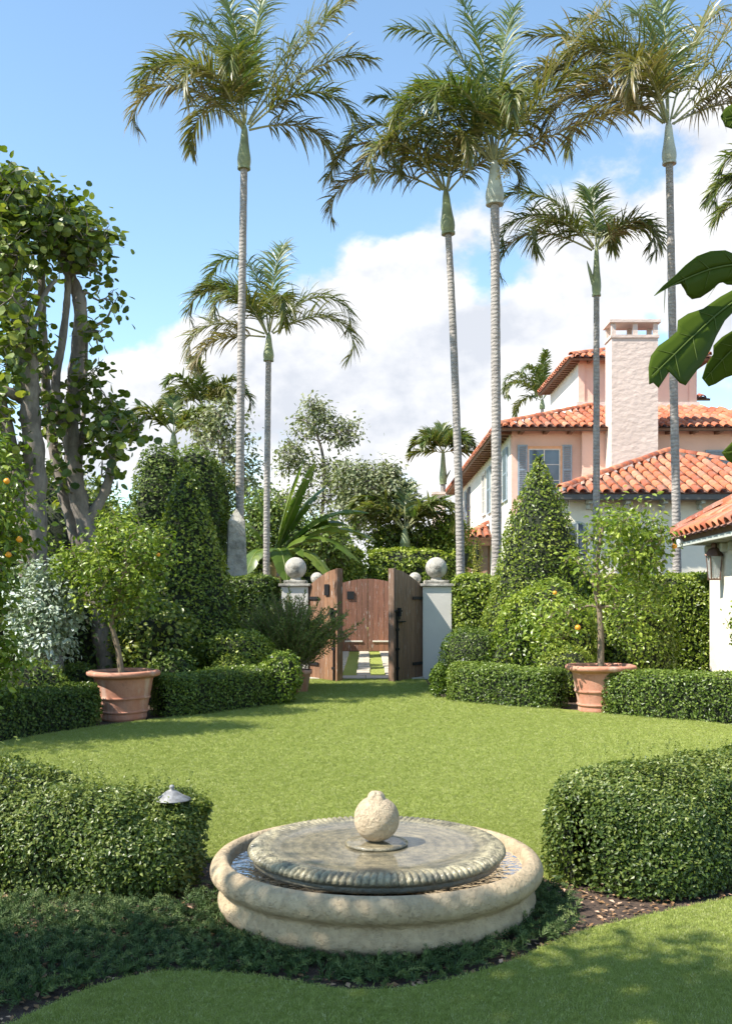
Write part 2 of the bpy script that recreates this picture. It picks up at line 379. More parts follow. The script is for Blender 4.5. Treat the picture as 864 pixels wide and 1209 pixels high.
def lawn_mat():
    m, t, b, out = new_mat('mown lawn')
    n = nz(t, .9, 4, .6); f = nz(t, 55, 5, .75); n3 = nz(t, 7, 5, .7)
    c = mixc(t, maprange(t, n, .35, .65), (.33, .38, .075), (.40, .44, .11))
    c = mixc(t, maprange(t, n3, .45, .7, 0, .5), c, (.46, .47, .16))
    c = mixc(t, maprange(t, f, .35, .7, 0, .75), c, (.18, .23, .045))
    t.links.new(c, b.inputs['Base Color']); b.inputs['Roughness'].default_value = .8; b.inputs['Specular IOR Level'].default_value = .15
    bump(t, b, math_(t, 'ADD', f, nz(t, 160, 2)), .02); return m
M['lawn'] = lawn_mat()
def blade_mat():
    m, t, b, out = new_mat('grass blades')
    oi = N(t, 'ShaderNodeObjectInfo'); c = ramp(t, oi.outputs['Random'], [(0, (.25, .31, .055)), (.5, (.385, .445, .10)), (.85, (.48, .52, .16)), (1, (.60, .60, .31))])
    n = nz(t, .9, 4, .6); c = mixc(t, maprange(t, n, .35, .65, 0, .5), c, mixc(t, 1.0, c, (.75, .82, .7), 'MULTIPLY'))
    t.links.new(c, b.inputs['Base Color']); b.inputs['Roughness'].default_value = .6; b.inputs['Specular IOR Level'].default_value = .25
    tr = N(t, 'ShaderNodeBsdfTranslucent'); t.links.new(c, tr.inputs['Color']); ms = N(t, 'ShaderNodeMixShader'); ms.inputs[0].default_value = .3
    t.links.new(b.outputs[0], ms.inputs[1]); t.links.new(tr.outputs[0], ms.inputs[2]); t.links.new(ms.outputs[0], out.inputs['Surface']); return m
M['blade'] = blade_mat()

# ------------------------------------------------------------------ ground, lawns, path
def sheet(name, pts, z, mat, parent=None, kind='structure', thick=0):
    pts = np.array([(p[0], p[1], z) for p in pts], float); mb = MB(); n = len(pts)
    mb.add(pts, np.arange(n)[None])
    if thick:
        lo = pts.copy(); lo[:, 2] -= thick; i = np.arange(n); j = (i+1) % n
        mb.add(np.concatenate([pts, lo]), np.stack([i, i+n, j+n, j], -1))
    return mb.obj(name, mat, parent, kind=kind)
boxobj('ground', (-900, 900, -60, 1500, -.5, 0), M['soilm'], kind='structure')

def curve_pts(ctrl, n=90):
    p, _ = smooth_path([(a, b, 0) for a, b in ctrl], [0]*len(ctrl), n); return [(a[0], a[1]) for a in p]
# round lawn between the low hedges, running back to the gate
lawn_ctrl = [(-1.1, 19.75), (-1.12, 17.5), (-1.25, 15.9), (-1.9, 14.3), (-2.9, 13.15), (-3.7, 12.0), (-4.3, 10.6), (-4.6, 9.3), (-4.2, 7.6), (-3.0, 6.6), (-1.6, 6.25),
             (-.9, 6.2), (0, 6.3), (.9, 6.0), (1.15, 5.75), (1.7, 5.9), (3.0, 6.6), (4.6, 7.9), (5.4, 9.6), (5.35, 11.3), (4.6, 12.7), (3.7, 13.8), (2.7, 14.6), (1.7, 15.4), (1.2, 16.4), (1.15, 17.6), (1.15, 19.75)]
lawn_c = curve_pts(lawn_ctrl, 140)
sheet('lawn', lawn_c, .025, M['lawn'], thick=.025)
fore_ctrl = [(-2.6, 1.0), (-1.9, 3.0), (-1.42, 3.7), (-1.16, 4.13), (-.86, 4.34), (-.45, 4.28), (-.08, 4.14), (.27, 4.2), (.66, 4.47), (.98, 4.8), (1.3, 5.02), (1.95, 5.38), (2.8, 5.7), (4.0, 6.2), (5.2, 5.6), (6.5, 3), (6.5, .6)]
fore_c = curve_pts(fore_ctrl, 80)
sheet('lawn', fore_c, .025, M['lawn'], thick=.025)
sheet('lawn', [(-1.25, 20.35), (1.25, 20.35), (1.35, 30), (-1.35, 30)], .012, M['lawn'], thick=.012)
sheet('lawn', [(-20, 33), (24, 33), (30, 70), (-26, 70)], .012, M['lawn'], thick=.012)

def inside(poly, pts):
    poly = np.array(poly); x, y = pts[:, 0], pts[:, 1]; c = np.zeros(len(pts), bool); n = len(poly)
    for i in range(n):
        x1, y1 = poly[i]; x2, y2 = poly[(i+1) % n]
        m = ((y1 > y) != (y2 > y)) & (x < (x2-x1)*(y-y1)/((y2-y1)+1e-12)+x1); c ^= m
    return c
def grass_field(label, poly, cells, z=.025):
    """mown blades: little clumps instanced by geometry nodes on the cells (x0,x1,y0,y1,density per m2)"""
    P_ = []; S_ = []
    for x0, x1, y0, y1, dens_ in cells:
        n = int((x1-x0)*(y1-y0)*dens_); p = np.stack([rng.uniform(x0, x1, n), rng.uniform(y0, y1, n), np.full(n, z)], -1)
        k = inside(poly, p); P_.append(p[k]); S_.append(np.full(k.sum(), math.sqrt(9000/dens_)**.6))
    P_ = np.concatenate(P_); S_ = np.concatenate(S_)
    me = bpy.data.meshes.new('grass'); me.vertices.add(len(P_)); me.vertices.foreach_set('co', P_.ravel())
    a = me.attributes.new('scl', 'FLOAT', 'POINT'); a.data.foreach_set('value', S_.astype(np.float32))
    me.materials.append(M['blade'])
    o = link('grass', me); tag(o, label, 'grass', kind='stuff')
    g = bpy.data.node_groups.new('mown grass', 'GeometryNodeTree')
    g.interface.new_socket('Geometry', in_out='INPUT', socket_type='NodeSocketGeometry'); g.interface.new_socket('Geometry', in_out='OUTPUT', socket_type='NodeSocketGeometry')
    gi = g.nodes.new('NodeGroupInput'); go = g.nodes.new('NodeGroupOutput'); jn = g.nodes.new('GeometryNodeJoinGeometry')
    for i in range(6):
        c = g.nodes.new('GeometryNodeMeshCone'); c.fill_type = 'NONE'; c.inputs['Vertices'].default_value = 3
        c.inputs['Radius Bottom'].default_value = .0012; c.inputs['Radius Top'].default_value = 0; c.inputs['Depth'].default_value = .009+.008*((i*37) % 10)/10
        tr = g.nodes.new('GeometryNodeTransform'); a_ = i*1.9; q = .004+.003*i
        tr.inputs['Translation'].default_value = (q*math.cos(a_), q*math.sin(a_), -.001)
        tr.inputs['Rotation'].default_value = (R(40)*math.sin(a_*1.7), R(40)*math.cos(a_*2.3), 0)
        g.links.new(c.outputs['Mesh'], tr.inputs['Geometry']); g.links.new(tr.outputs[0], jn.inputs[0])
    sm = g.nodes.new('GeometryNodeSetMaterial'); sm.inputs['Material'].default_value = M['blade']; g.links.new(jn.outputs[0], sm.inputs['Geometry'])
    ip = g.nodes.new('GeometryNodeInstanceOnPoints'); g.links.new(gi.outputs[0], ip.inputs['Points']); g.links.new(sm.outputs[0], ip.inputs['Instance'])
    rv = g.nodes.new('FunctionNodeRandomValue'); rv.data_type = 'FLOAT_VECTOR'
    rv.inputs[0].default_value = (-.75, -.75, 0); rv.inputs[1].default_value = (.75, .75, 6.28); g.links.new(rv.outputs[0], ip.inputs['Rotation'])
    na = g.nodes.new('GeometryNodeInputNamedAttribute'); na.data_type = 'FLOAT'; na.inputs['Name'].default_value = 'scl'; g.links.new(na.outputs['Attribute'], ip.inputs['Scale'])
    g.links.new(ip.outputs[0], go.inputs[0]); mod = o.modifiers.new('grass', 'NODES'); mod.node_group = g
grass_field('short mown grass of the round lawn behind the fountain', lawn_c, [(-4.7, 5.5, 5.6, 7.5, 8000), (-4.7, 5.5, 7.5, 10, 5000), (-4.7, 5.5, 10, 14, 3000), (-2.5, 2.8, 14, 19.7, 1500)])
grass_field('short mown grass of the shaded foreground lawn', fore_c, [(-1.7, 2.6, 3.6, 5.8, 9000), (-1.8, 1.8, 2.9, 3.6, 3000)])

# path of pale slabs between the two gates
path = thing('garden_path', 'pale stone slabs with grass joints between the two wooden gates', 'path', (0, 20.4, .012)); path['kind'] = 'structure'
first = {}
for r_ in range(14):
    for cx, hw_ in ((-.80, .31), (-.05, .14), (.72, .31)):
        if hw_ not in first: o = first[hw_] = bev(box(MB(), -hw_, hw_, -.25, .25, 0, .035).obj('paver', M['paver'], path), .008)
        else: o = first[hw_].copy(); COL.objects.link(o)
        o.parent = path; o.location = (cx+random.uniform(-.01, .01), .35+r_*.66, 0); o.rotation_euler.z = random.uniform(-.02, .02)
for k in range(4):
    o = bev(box(MB(), -1.16+k*.58, -1.16+k*.58+.57, 19.72, 20.36, 0, .05+.002*k).obj('threshold_slab', M['paver'], None), .008)
    tag(o, ['leftmost pale threshold slab under the open gate', 'second pale threshold slab from the left under the open gate', 'third pale threshold slab from the left under the open gate', 'rightmost pale threshold slab under the open gate'][k], 'slab', 'threshold slabs of the front gate')

# ------------------------------------------------------------------ foliage generators
LEAF4 = (np.array([(0, 0, 0), (.30, .45, .07), (0, 1, -.06), (-.30, .45, .07)]), np.array([(0, 1, 2, 3)]))
LEAF6 = (np.array([(0, 0, 0), (.24, .28, .06), (.25, .62, .05), (0, 1, -.12), (-.25, .62, .05), (-.24, .28, .06), (0, .45, -.02)]),
         np.array([(0, 1, 6), (1, 2, 6), (2, 3, 6), (3, 4, 6), (4, 5, 6), (5, 0, 6)]))
th8 = np.linspace(0, 2*np.pi, 8, endpoint=False)
ROUND = (np.concatenate([np.stack([.5*np.sin(th8), .5-.5*np.cos(th8), .10*np.sin(th8)**2+.02*np.cos(3*th8)], -1), [(0, .5, -.02)]]),
         np.array([(i, (i+1) % 8, 8) for i in range(8)]))
NEEDLE = (np.array([(-.07, 0, 0), (.07, 0, 0), (.04, .6, .05), (0, 1, 0), (-.04, .6, .05)]), np.array([(0, 1, 2, 3), (0, 3, 4, 4)])[:1])
def unit(v): return v/(np.linalg.norm(v, axis=-1, keepdims=True)+1e-9)
def leaves(mb, Pn, Nn, size, tpl=LEAF4, spread=.8, up=.25, tone=None, jit=.35, along=None, alongw=0, mat=0):
    n = len(Pn)
    if n == 0: return mb
    z = unit(Nn*.7+rng.normal(size=(n, 3))*spread*.6+np.array([0, 0, up]))
    q = rng.normal(size=(n, 3))
    if along is not None: q = unit(q)*(1-alongw)+along*alongw
    y = unit(q-(q*z).sum(1)[:, None]*z); x = np.cross(y, z)
    s = size*(1+jit*(rng.random(n)*2-1)); tv, tf = tpl
    v = Pn[:, None]+s[:, None, None]*(tv[None, :, 0:1]*x[:, None]+tv[None, :, 1:2]*y[:, None]+tv[None, :, 2:3]*z[:, None])
    f = (tf[None]+(np.arange(n)*len(tv))[:, None, None]).reshape(-1, tf.shape[1])
    if tone is None: tone = np.clip(rng.normal(.5, .22, n), 0, 1)
    return mb.add(v.reshape(-1, 3), f, mat, np.repeat(tone, len(tv)))

def path_frames(pts, n=200):
    p, _ = smooth_path([(a, b, 0) for a, b in pts], [0]*len(pts), n); d = np.gradient(p, axis=0)
    L = np.concatenate([[0], np.cumsum(np.linalg.norm(np.diff(p, axis=0), axis=1))]); t = unit(d); s = np.stack([-t[:, 1], t[:, 0], 0*t[:, 0]], -1)
    return p, t, s, L
def hedge(label, cat, pts, width, height, size, dens, mat, group=None, lump=.02, name='clipped_hedge', ends=True, up=.25, shoots=0, core=True, z0=0, rexp=5., tpl=LEAF4, layers=1.0, round_end=None, vis=None):
    root = thing(name, label, cat, (pts[0][0], pts[0][1], 0), 0, group); off = np.array([pts[0][0], pts[0][1], 0])
    p, t, s, L = path_frames(pts); tot = L[-1]; area = tot*(2*height+width)
    re = width*.5 if round_end is None else round_end
    n = int(area*dens); noise = SN(int(abs(pts[0][0])*100)+3, 2.4); fine = SN(9, 14, 2)
    def surf(u, a, shrink):
        """u metres along, a in 0..1 round the section, shrink inward"""
        i = np.interp(u, L, np.arange(len(L))); c = np.stack([np.interp(i, np.arange(len(L)), p[:, k]) for k in range(3)], -1)
        tt = unit(np.stack([np.interp(i, np.arange(len(L)), t[:, k]) for k in range(3)], -1)); ss = np.stack([-tt[:, 1], tt[:, 0], 0*tt[:, 0]], -1)
        per = 2*height+width; q = a*per; hw = width/2
        e = np.minimum(u, tot-u); k = np.clip(e/re, 0, 1); endf = (1-(1-k)**2.6)**(1/2.6) if ends else np.ones_like(u)
        X_ = np.where(q < height, -hw, np.where(q < height+width, q-height-hw, hw)); Z_ = np.where(q < height, q, np.where(q < height+width, height, per-q))
        # superellipse rounding of the top corners
        r = (np.abs(X_/hw)**rexp+np.abs(Z_/height)**rexp)**(1/rexp); r = np.maximum(r, 1e-3)
        X_ = X_/r*1.0; Z_ = Z_/r
        side = np.where(q < height, 1, np.where(q < height+width, 0, 1))
        Xf = X_*endf; Zf = Z_*(.88+.12*endf) if ends else Z_
        pos = c+ss*Xf[:, None]+np.array([0, 0, 1])*Zf[:, None]
        nrm_ = unit(ss*(np.sign(X_)*np.abs(X_/hw)**(rexp-1))[:, None]/hw+np.array([0, 0, 1])*(np.abs(Z_/height)**(rexp-1))[:, None]/height*1.0)
        endn = np.where(u < tot/2, -1, 1)[:, None]*tt*((1-k)**1.5)[:, None]*1.4
        nrm_ = unit(nrm_+(endn if ends else 0))
        d = noise(pos)*lump*2+fine(pos)*lump*.5
        return pos+nrm_*(d-shrink)[:, None]+np.array([0, 0, z0]), nrm_
    u = rng.random(n)*tot; a = rng.random(n); 
    if ends:
        ne = int(n*.22); u[:ne] = np.where(rng.random(ne) < .5, rng.random(ne)**1.8*re, tot-rng.random(ne)**1.8*re)
    dep = rng.random(n)**2*.09*layers
    pos, nr = surf(u, a, dep)
    if vis is not None: k = vis(pos); pos = pos[k]; nr = nr[k]; dep = dep[k]
    k = pos[:, 2] > .02; pos = pos[k]; nr = nr[k]; dep = dep[k]
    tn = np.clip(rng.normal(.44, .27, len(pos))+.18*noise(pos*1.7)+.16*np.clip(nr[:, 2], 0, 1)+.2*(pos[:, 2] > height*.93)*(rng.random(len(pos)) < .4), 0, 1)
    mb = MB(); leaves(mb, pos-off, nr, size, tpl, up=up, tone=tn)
    for _ in range(shoots):
        u1 = np.array([rng.random()*tot]); a1 = np.array([(height+width*rng.random())/(2*height+width)]); b0, n0 = surf(u1, a1, 0)
        if vis is not None and not vis(b0)[0]: continue
        ln = rng.uniform(.05, .17); dr = unit(np.array([rng.normal()*.35, rng.normal()*.35, 1.0])); k2 = 9
        pp = b0[0]+dr*np.linspace(-.03, ln, k2)[:, None]; tube(mb, pp-off, np.linspace(.0016, .0008, k2), 3, tone=.9)
        q = np.repeat(pp[2:], 2, 0); leaves(mb, q-off, np.tile(dr, (len(q), 1))+rng.normal(size=(len(q), 3))*.5, size*.75, tpl, tone=np.full(len(q), .9))
    mb.obj('foliage', mat, root)
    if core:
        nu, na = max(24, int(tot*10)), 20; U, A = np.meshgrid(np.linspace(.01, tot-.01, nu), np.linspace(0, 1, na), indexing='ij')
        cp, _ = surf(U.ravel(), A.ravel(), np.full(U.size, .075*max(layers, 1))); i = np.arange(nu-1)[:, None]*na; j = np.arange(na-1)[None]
        MB().add(cp-off, np.stack([i+j, i+na+j, i+na+j+1, i+j+1], -1).reshape(-1, 4)).obj('shade_core', M['core'], root, True)  # solid shell behind the leaves, inner shade put into its dark colour
    return root

def shape_shrub(label, cat, center, radial, size, n, mat, name='shrub', group=None, lump=.05, nf=2.5, depth=.12, tpl=LEAF4, zr=(0, 1), core=True, up=.2, trunk=None, seed=None, hmax=None, stray=0., corek=1.15, squash=1.0, tb=.42):
    """radial(t): radius at relative height t (0 bottom .. 1 top); zr = bottom and top in metres"""
    root = thing(name, label, cat, (center[0], center[1], 0), 0, group)
    z0, z1 = zr; noise = SN(int(abs(center[0]*77+center[1]*31)) if seed is None else seed, nf); fine = SN(5, 9, 2)
    tt = np.linspace(0, 1, 200); rr = np.array([radial(x) for x in tt]); dz = (z1-z0)
    dA = rr*np.sqrt(np.gradient(rr, tt)**2+dz**2)+1e-4; cdf = np.cumsum(dA); cdf /= cdf[-1]
    t = np.interp(rng.random(n), cdf, tt); th = rng.random(n)*2*np.pi
    def surf(t, th, dep):
        r = np.interp(t, tt, rr); sl = np.interp(t, tt, np.gradient(rr, tt))/dz
        nr = unit(np.stack([np.cos(th), np.sin(th)*squash, -np.clip(sl, -6, 3)], -1)); p = np.stack([r*np.cos(th), r*np.sin(th)*squash, z0+t*dz], -1)
        return p+nr*((noise(p)+.4*fine(p))*lump*1.6-dep)[:, None], nr
    dep = rng.random(n)**1.6*depth; 
    if stray: dep = np.where(rng.random(n) < .06, -rng.random(n)*stray, dep)
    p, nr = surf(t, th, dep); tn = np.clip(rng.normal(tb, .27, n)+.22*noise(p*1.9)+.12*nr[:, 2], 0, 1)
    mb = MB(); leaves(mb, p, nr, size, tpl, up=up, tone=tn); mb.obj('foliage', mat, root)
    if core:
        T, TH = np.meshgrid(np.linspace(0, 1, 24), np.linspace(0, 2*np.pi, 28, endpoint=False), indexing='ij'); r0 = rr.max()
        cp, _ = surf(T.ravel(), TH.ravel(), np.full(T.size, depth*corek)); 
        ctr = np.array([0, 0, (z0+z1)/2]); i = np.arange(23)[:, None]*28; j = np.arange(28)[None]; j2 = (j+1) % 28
        MB().add(cp, np.stack([i+j, i+j2, i+28+j2, i+28+j], -1).reshape(-1, 4)).obj('shade_core', M['core'], root, True)  # opaque shell stops the view through; its dark colour is painted shade
    if trunk:
        tb = MB()
        for k in range(trunk[1]):
            a = rng.random()*6.28; tube(tb, [(0.05*math.cos(a), .05*math.sin(a), 0), (.1*math.cos(a), .1*math.sin(a), z0*.6), (.3*rr.max()*math.cos(a), .3*rr.max()*math.sin(a), z0+.1*dz)], [trunk[0], trunk[0]*.8, trunk[0]*.6], 6, 8)
        tb.obj('trunk', M['branch'], root, True)
    return root
def dome(t): return math.sqrt(max(0, 1-t*t))
def ball(t): return math.sqrt(max(1e-4, 1-(2*t-1)**2))

def limb(mb, a, b, r0, r1, sag=.0, wob=.08, n=8, seg=6, mat=0):
    a = np.array(a, float); b = np.array(b, float); L = np.linalg.norm(b-a)
    m1 = a+(b-a)*.35+rng.normal(size=3)*wob*L*.5+np.array([0, 0, sag*L]); m2 = a+(b-a)*.7+rng.normal(size=3)*wob*L*.5+np.array([0, 0, sag*L*.8])
    tube(mb, [a, m1, m2, b], [r0, r0*.65+r1*.35, r0*.3+r1*.7, r1], seg, n, mat)
def airy_tree(label, cat, base, trunk_pts, trunk_r, clumps, leafsize, per, mat, barkm, name='tree', group=None, cr=.22, tpl=LEAF6, up=.3, sub=0, branch_from=None, tone_b=.5, flat=.8, twig=.008, fruit=None):
    """trunk polyline + clumps of leaves each carried by its own limb"""
    root = thing(name, label, cat, base, 0, group); b0 = np.array(base, float)
    tb = MB(); tp, tr = smooth_path([np.array(p)-b0 for p in trunk_pts], np.linspace(trunk_r[0], trunk_r[1], len(trunk_pts)), 16); tube(tb, tp, tr, 10, lump=.04)
    tb.obj('trunk', barkm, root, True)
    bb = MB(); lb = MB()
    C_ = np.array([np.array(c[:3], float)-b0 for c in clumps]); C_ = C_[np.argsort([np.linalg.norm(tp-c, axis=1).min() for c in C_])]; nodes = [q for q in tp[6:]]; rad_ = [float(q)*.8 for q in tr[6:]]
    for c in C_:
        nd = np.array(nodes); d = np.linalg.norm(nd-c, axis=1)+np.maximum(0, nd[:, 2]-c[2]+.1)*1.5+np.where(np.arange(len(nd)) < len(tp)-6, .12, 0)*cr*3; k = int(np.argmin(d)); r_a = min(rad_[k]*.75, twig*3.0); r_b = max(r_a*.55, twig*.5)
        limb(bb, nodes[k], c, r_a, r_b, .05, .16); nodes.append(c); rad_.append(r_b)
        m = int(per*rng.uniform(.6, 1.4)); q = rng.normal(size=(m, 3))*np.array([1, 1, flat]); rad = cr*rng.uniform(.7, 1.25); pp = c+q*rad*.55
        for _ in range(3):
            e = c+unit(rng.normal(size=3))*rad*.9; limb(bb, c, e, twig*.6, twig*.25, 0, .15, 4, 4)
        tn = np.clip(rng.normal(tone_b, .22, m)+(.25 if rng.random() < .25 else 0), 0, 1)
        leaves(lb, pp, unit(q)+np.array([0, 0, .4]), leafsize, tpl, up=up, tone=tn, along=unit(q), alongw=.6)
    bb.obj('branches', barkm, root, True); lb.obj('foliage', mat, root)
    if fruit:
        for (fp, fr) in fruit:
            fm = MB(); lathe(fm, [(math.sin(a)*fr+1e-5, -math.cos(a)*fr*.94) for a in np.linspace(0, math.pi, 9)], 12); f = fm.obj('orange_fruit', M['orange'], root, True); f.location = Vector(fp)-Vector(base)
    return root
def crown_pts(c, r, n, seed=0, hollow=.35):
    g = np.random.default_rng(seed); q = unit(g.normal(size=(n, 3)))*(hollow+(1-hollow)*g.random(n)**.6)[:, None]; return np.array(c)+q*np.array(r)

# ------------------------------------------------------------------ fountain
FC = (.056, 5.3)
ft = thing('fountain', 'low round coral stone fountain with ribbed disc and stone ball', 'fountain', (FC[0], FC[1], 0))
sn = SN(4, 9, 3)
def rough_fn(amp):
    def f(r, z, th):
        p = np.stack([r*np.cos(th), r*np.sin(th), z+0*th], -1); d = sn(p)*amp; return r+d, z+d*.6
    return f
prof = [(.745, .05), (.752, .15), (.762, .235), (.772, .275), (.785, .294), (.800, .302), (.820, .300), (.845, .287), (.864, .264), (.872, .238), (.868, .212), (.852, .190),
        (.832, .176), (.818, .162), (.812, .148), (.820, .125), (.830, .100), (.832, .075), (.822, .05), (.800, .025), (.776, .008), (.768, -.005), (.795, -.012), (.80, -.06)]
pp_, _ = smooth_path([(a, b, 0) for a, b in prof], [0]*len(prof), 70)
mb = MB(); lathe(mb, pp_[:, :2], 160, fn=rough_fn(.002)); lathe(mb, [(.745, .05), (.001, .05)], 160); mb.obj('basin', M['basin'], ft, True)
mb = MB(); lathe(mb, [(.001, .242), (.30, .242), (.6, .242), (.764, .242)], 96); mb.obj('basin_water', M['water'], ft, True)
NR = 120
def rib(r, z, th):
    k = np.clip((r-.55)/.04, 0, 1)*(z > .305); w_ = np.abs(np.sin(th*NR/2+ (r-.6)*9))**.65; return r+k*.014*(w_-.5), z+k*.015*(w_-.7)
dp = [(.001, .336), (.2, .336), (.40, .336), (.50, .338), (.54, .342), (.57, .346), (.60, .350), (.63, .349), (.652, .343), (.668, .330), (.674, .314), (.664, .300), (.648, .296), (.650, .288), (.654, .276), (.645, .264), (.60, .258), (.3, .256), (.001, .256)]
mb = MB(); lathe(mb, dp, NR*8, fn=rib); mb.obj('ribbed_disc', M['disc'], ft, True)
mb = MB(); lathe(mb, [(.26, .05), (.26, .257)], 32); mb.obj('pedestal', M['basin'], ft, True)
mb = MB(); lathe(mb, [(.001, .357), (.13, .357), (.158, .355), (.168, .349), (.166, .340), (.12, .332)], 48, fn=rough_fn(.002)); mb.obj('ball_base', M['disc'], ft, True)
bp = [(1e-4, -.118)]+[(.121*math.sin(a), -.121*math.cos(a)) for a in np.linspace(.12, 2.72, 22)]+[(.046, .122), (.036, .138), (.026, .147), (.012, .150), (1e-4, .149)]
def ballfn(r, z, th):
    p = np.stack([r*np.cos(th), r*np.sin(th), z+0*th], -1)*1.6; d = sn(p)*.003; w_ = np.clip((z-.105)/.02, 0, 1)*.10*np.sin(th*5); return r*(1+w_)+d, z+d
mb = MB(); lathe(mb, bp, 64, (0, 0, .474), fn=ballfn); mb.obj('stone_ball', M['ball'], ft, True)

# juniper ground cover round the fountain
cover_poly = [(-2.6, 5.35), (-1.0, 5.25), (-.86, 5.5), (-.78, 5.6), (-.4, 6.18), (.2, 6.28), (.75, 6.0), (1.02, 5.6), (1.08, 5.25), (1.08, 4.93), (.94, 4.8), (.64, 4.52), (.27, 4.25), (-.08, 4.2), (-.45, 4.34), (-.86, 4.4), (-1.18, 4.2), (-1.5, 3.9), (-2.1, 3.9)]
def juniper():
    mb = MB(); n = 8200; p = np.stack([rng.uniform(-2.6, 1.15, n), rng.uniform(3.6, 6.2, n), np.zeros(n)], -1); p = p[inside(cover_poly, p)]
    d = np.hypot(p[:, 0]-FC[0], p[:, 1]-FC[1]); p = p[d > .80]
    nn = SN(12, 3.2); hh = .035+.055*np.clip(.5+.8*nn(p), 0, 1.3)
    edge = np.clip((p[:, 0]-.85)/.2, 0, 1); keep = rng.random(len(p)) > .45*edge; keep &= nn(p*1.7+4) > -.75; p = p[keep]; hh = hh[keep]
    for q, h in zip(p, hh):
        a = rng.random()*6.28; ln = rng.uniform(.07, .14); el = rng.uniform(.15, .9); d0 = np.array([math.cos(a)*math.cos(el), math.sin(a)*math.cos(el), math.sin(el)])
        k = 9; s = np.linspace(0, 1, k)[:, None]; st = q+np.array([0, 0, h*.55])+d0*s*ln+np.array([0, 0, -.03])*s*s
        tn = np.clip(rng.normal(.45, .2), 0, 1); side = unit(np.cross(d0, [0, 0, 1.])); nrmv = np.cross(side, d0)
        pts = np.repeat(st, 4, 0); al = unit(d0*.7+np.concatenate([[side, -side, nrmv, -nrmv]]*k)*.75+rng.normal(size=(4*k, 3))*.15)
        szs = .030*(1.05-np.repeat(s[:, 0], 4)*.6); z = unit(np.cross(al, rng.normal(size=al.shape))); x = np.cross(al, z)
        tv = np.array([(-.11, 0, 0), (.11, 0, 0), (.09, .6, .04), (0, 1, 0), (-.09, .6, .04)])
        v = pts[:, None]+szs[:, None, None]*(tv[None, :, 0:1]*x[:, None]+tv[None, :, 1:2]*al[:, None]+tv[None, :, 2:3]*z[:, None])
        f = (np.array([[0, 1, 2, 3, 4]])[None]+(np.arange(len(pts))*5)[:, None, None]).reshape(-1, 5)
        mb.add(v.reshape(-1, 3), f, 0, np.clip(tn+np.repeat(np.repeat(s[:, 0], 4)*.25, 5)-.08, 0, 1))
    o = mb.obj('juniper_cover', M['juniper']); tag(o, 'low dark juniper ground cover around the fountain foot', 'ground cover', kind='stuff')
juniper()
def litter():
    mb = MB(); n = 5000; p = np.stack([rng.uniform(-2.4, 2.6, n), rng.uniform(3.7, 6.2, n), np.full(n, .006)], -1)
    p = p[~inside(fore_c, p) & ~inside(lawn_c, p)]; p = p[np.hypot(p[:, 0]-FC[0], p[:, 1]-FC[1]) > .82]
    leaves(mb, p+rng.random((len(p), 1))*np.array([0, 0, .012]), np.tile([0, 0, 1.], (len(p), 1)), .032, LEAF4, spread=.5, up=1)
    o = mb.obj('leaf_litter', foliage('fallen leaves', (.10, .06, .035), (.22, .14, .085), (.42, .32, .22), .8, .1)); tag(o, 'dry fallen leaves and mulch chips under the near hedges', 'leaf litter', kind='stuff')
litter()

# ------------------------------------------------------------------ near hedges
NEARG = 'knee high hedges beside the fountain'
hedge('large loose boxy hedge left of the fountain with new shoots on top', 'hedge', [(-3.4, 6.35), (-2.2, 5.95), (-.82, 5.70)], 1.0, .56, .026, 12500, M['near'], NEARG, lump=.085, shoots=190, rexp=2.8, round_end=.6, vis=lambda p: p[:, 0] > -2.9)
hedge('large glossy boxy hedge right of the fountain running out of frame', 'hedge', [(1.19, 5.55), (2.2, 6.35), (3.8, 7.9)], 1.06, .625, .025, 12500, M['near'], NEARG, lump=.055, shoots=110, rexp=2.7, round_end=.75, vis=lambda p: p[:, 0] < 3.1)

def path_light(x, y, h, label, r=.105):
    o = thing('path_light', label, 'garden light', (x, y, 0), random.uniform(0, 6), 'cone hat path lights among the hedges')
    mb = MB(); lathe(mb, [(1e-4, h+.012), (.012, h+.008), (.016, h-.004), (.010, h-.014), (.03, h-.024), (r*.6, h-.048), (r, h-.068), (r+.002, h-.073), (r*.9, h-.070), (.02, h-.04)], 32); mb.obj('shade', M['zinc'], o, True)
    mb = MB(); tube(mb, [(0, 0, 0), (0, 0, h-.05)], .008, 8); mb.obj('stem', M['copper'], o, True)
    mb = MB(); lathe(mb, [(.018, h-.11), (.022, h-.10), (.022, h-.055)], 16); mb.obj('lamp_glass', M['lglass'], o, True)
M['zinc'] = plain('weathered zinc', (.24, .235, .23), .6, .3, var=.5, scale=25)
path_light(X(203, 5.66), 5.66, .575, 'grey cone hat path light poking out of the left near hedge')
path_light(X(703, 6.05), 6.05, .535, 'small grey cone hat light at the top of the right near hedge', .075)
path_light(X(303, 15.0), 15.0, .60, 'pale cone light behind the left clipped hedge before the gate', .10)
path_light(X(547, 16.6), 16.6, .62, 'pale cone light below the dome shrub right of the gate', .12)

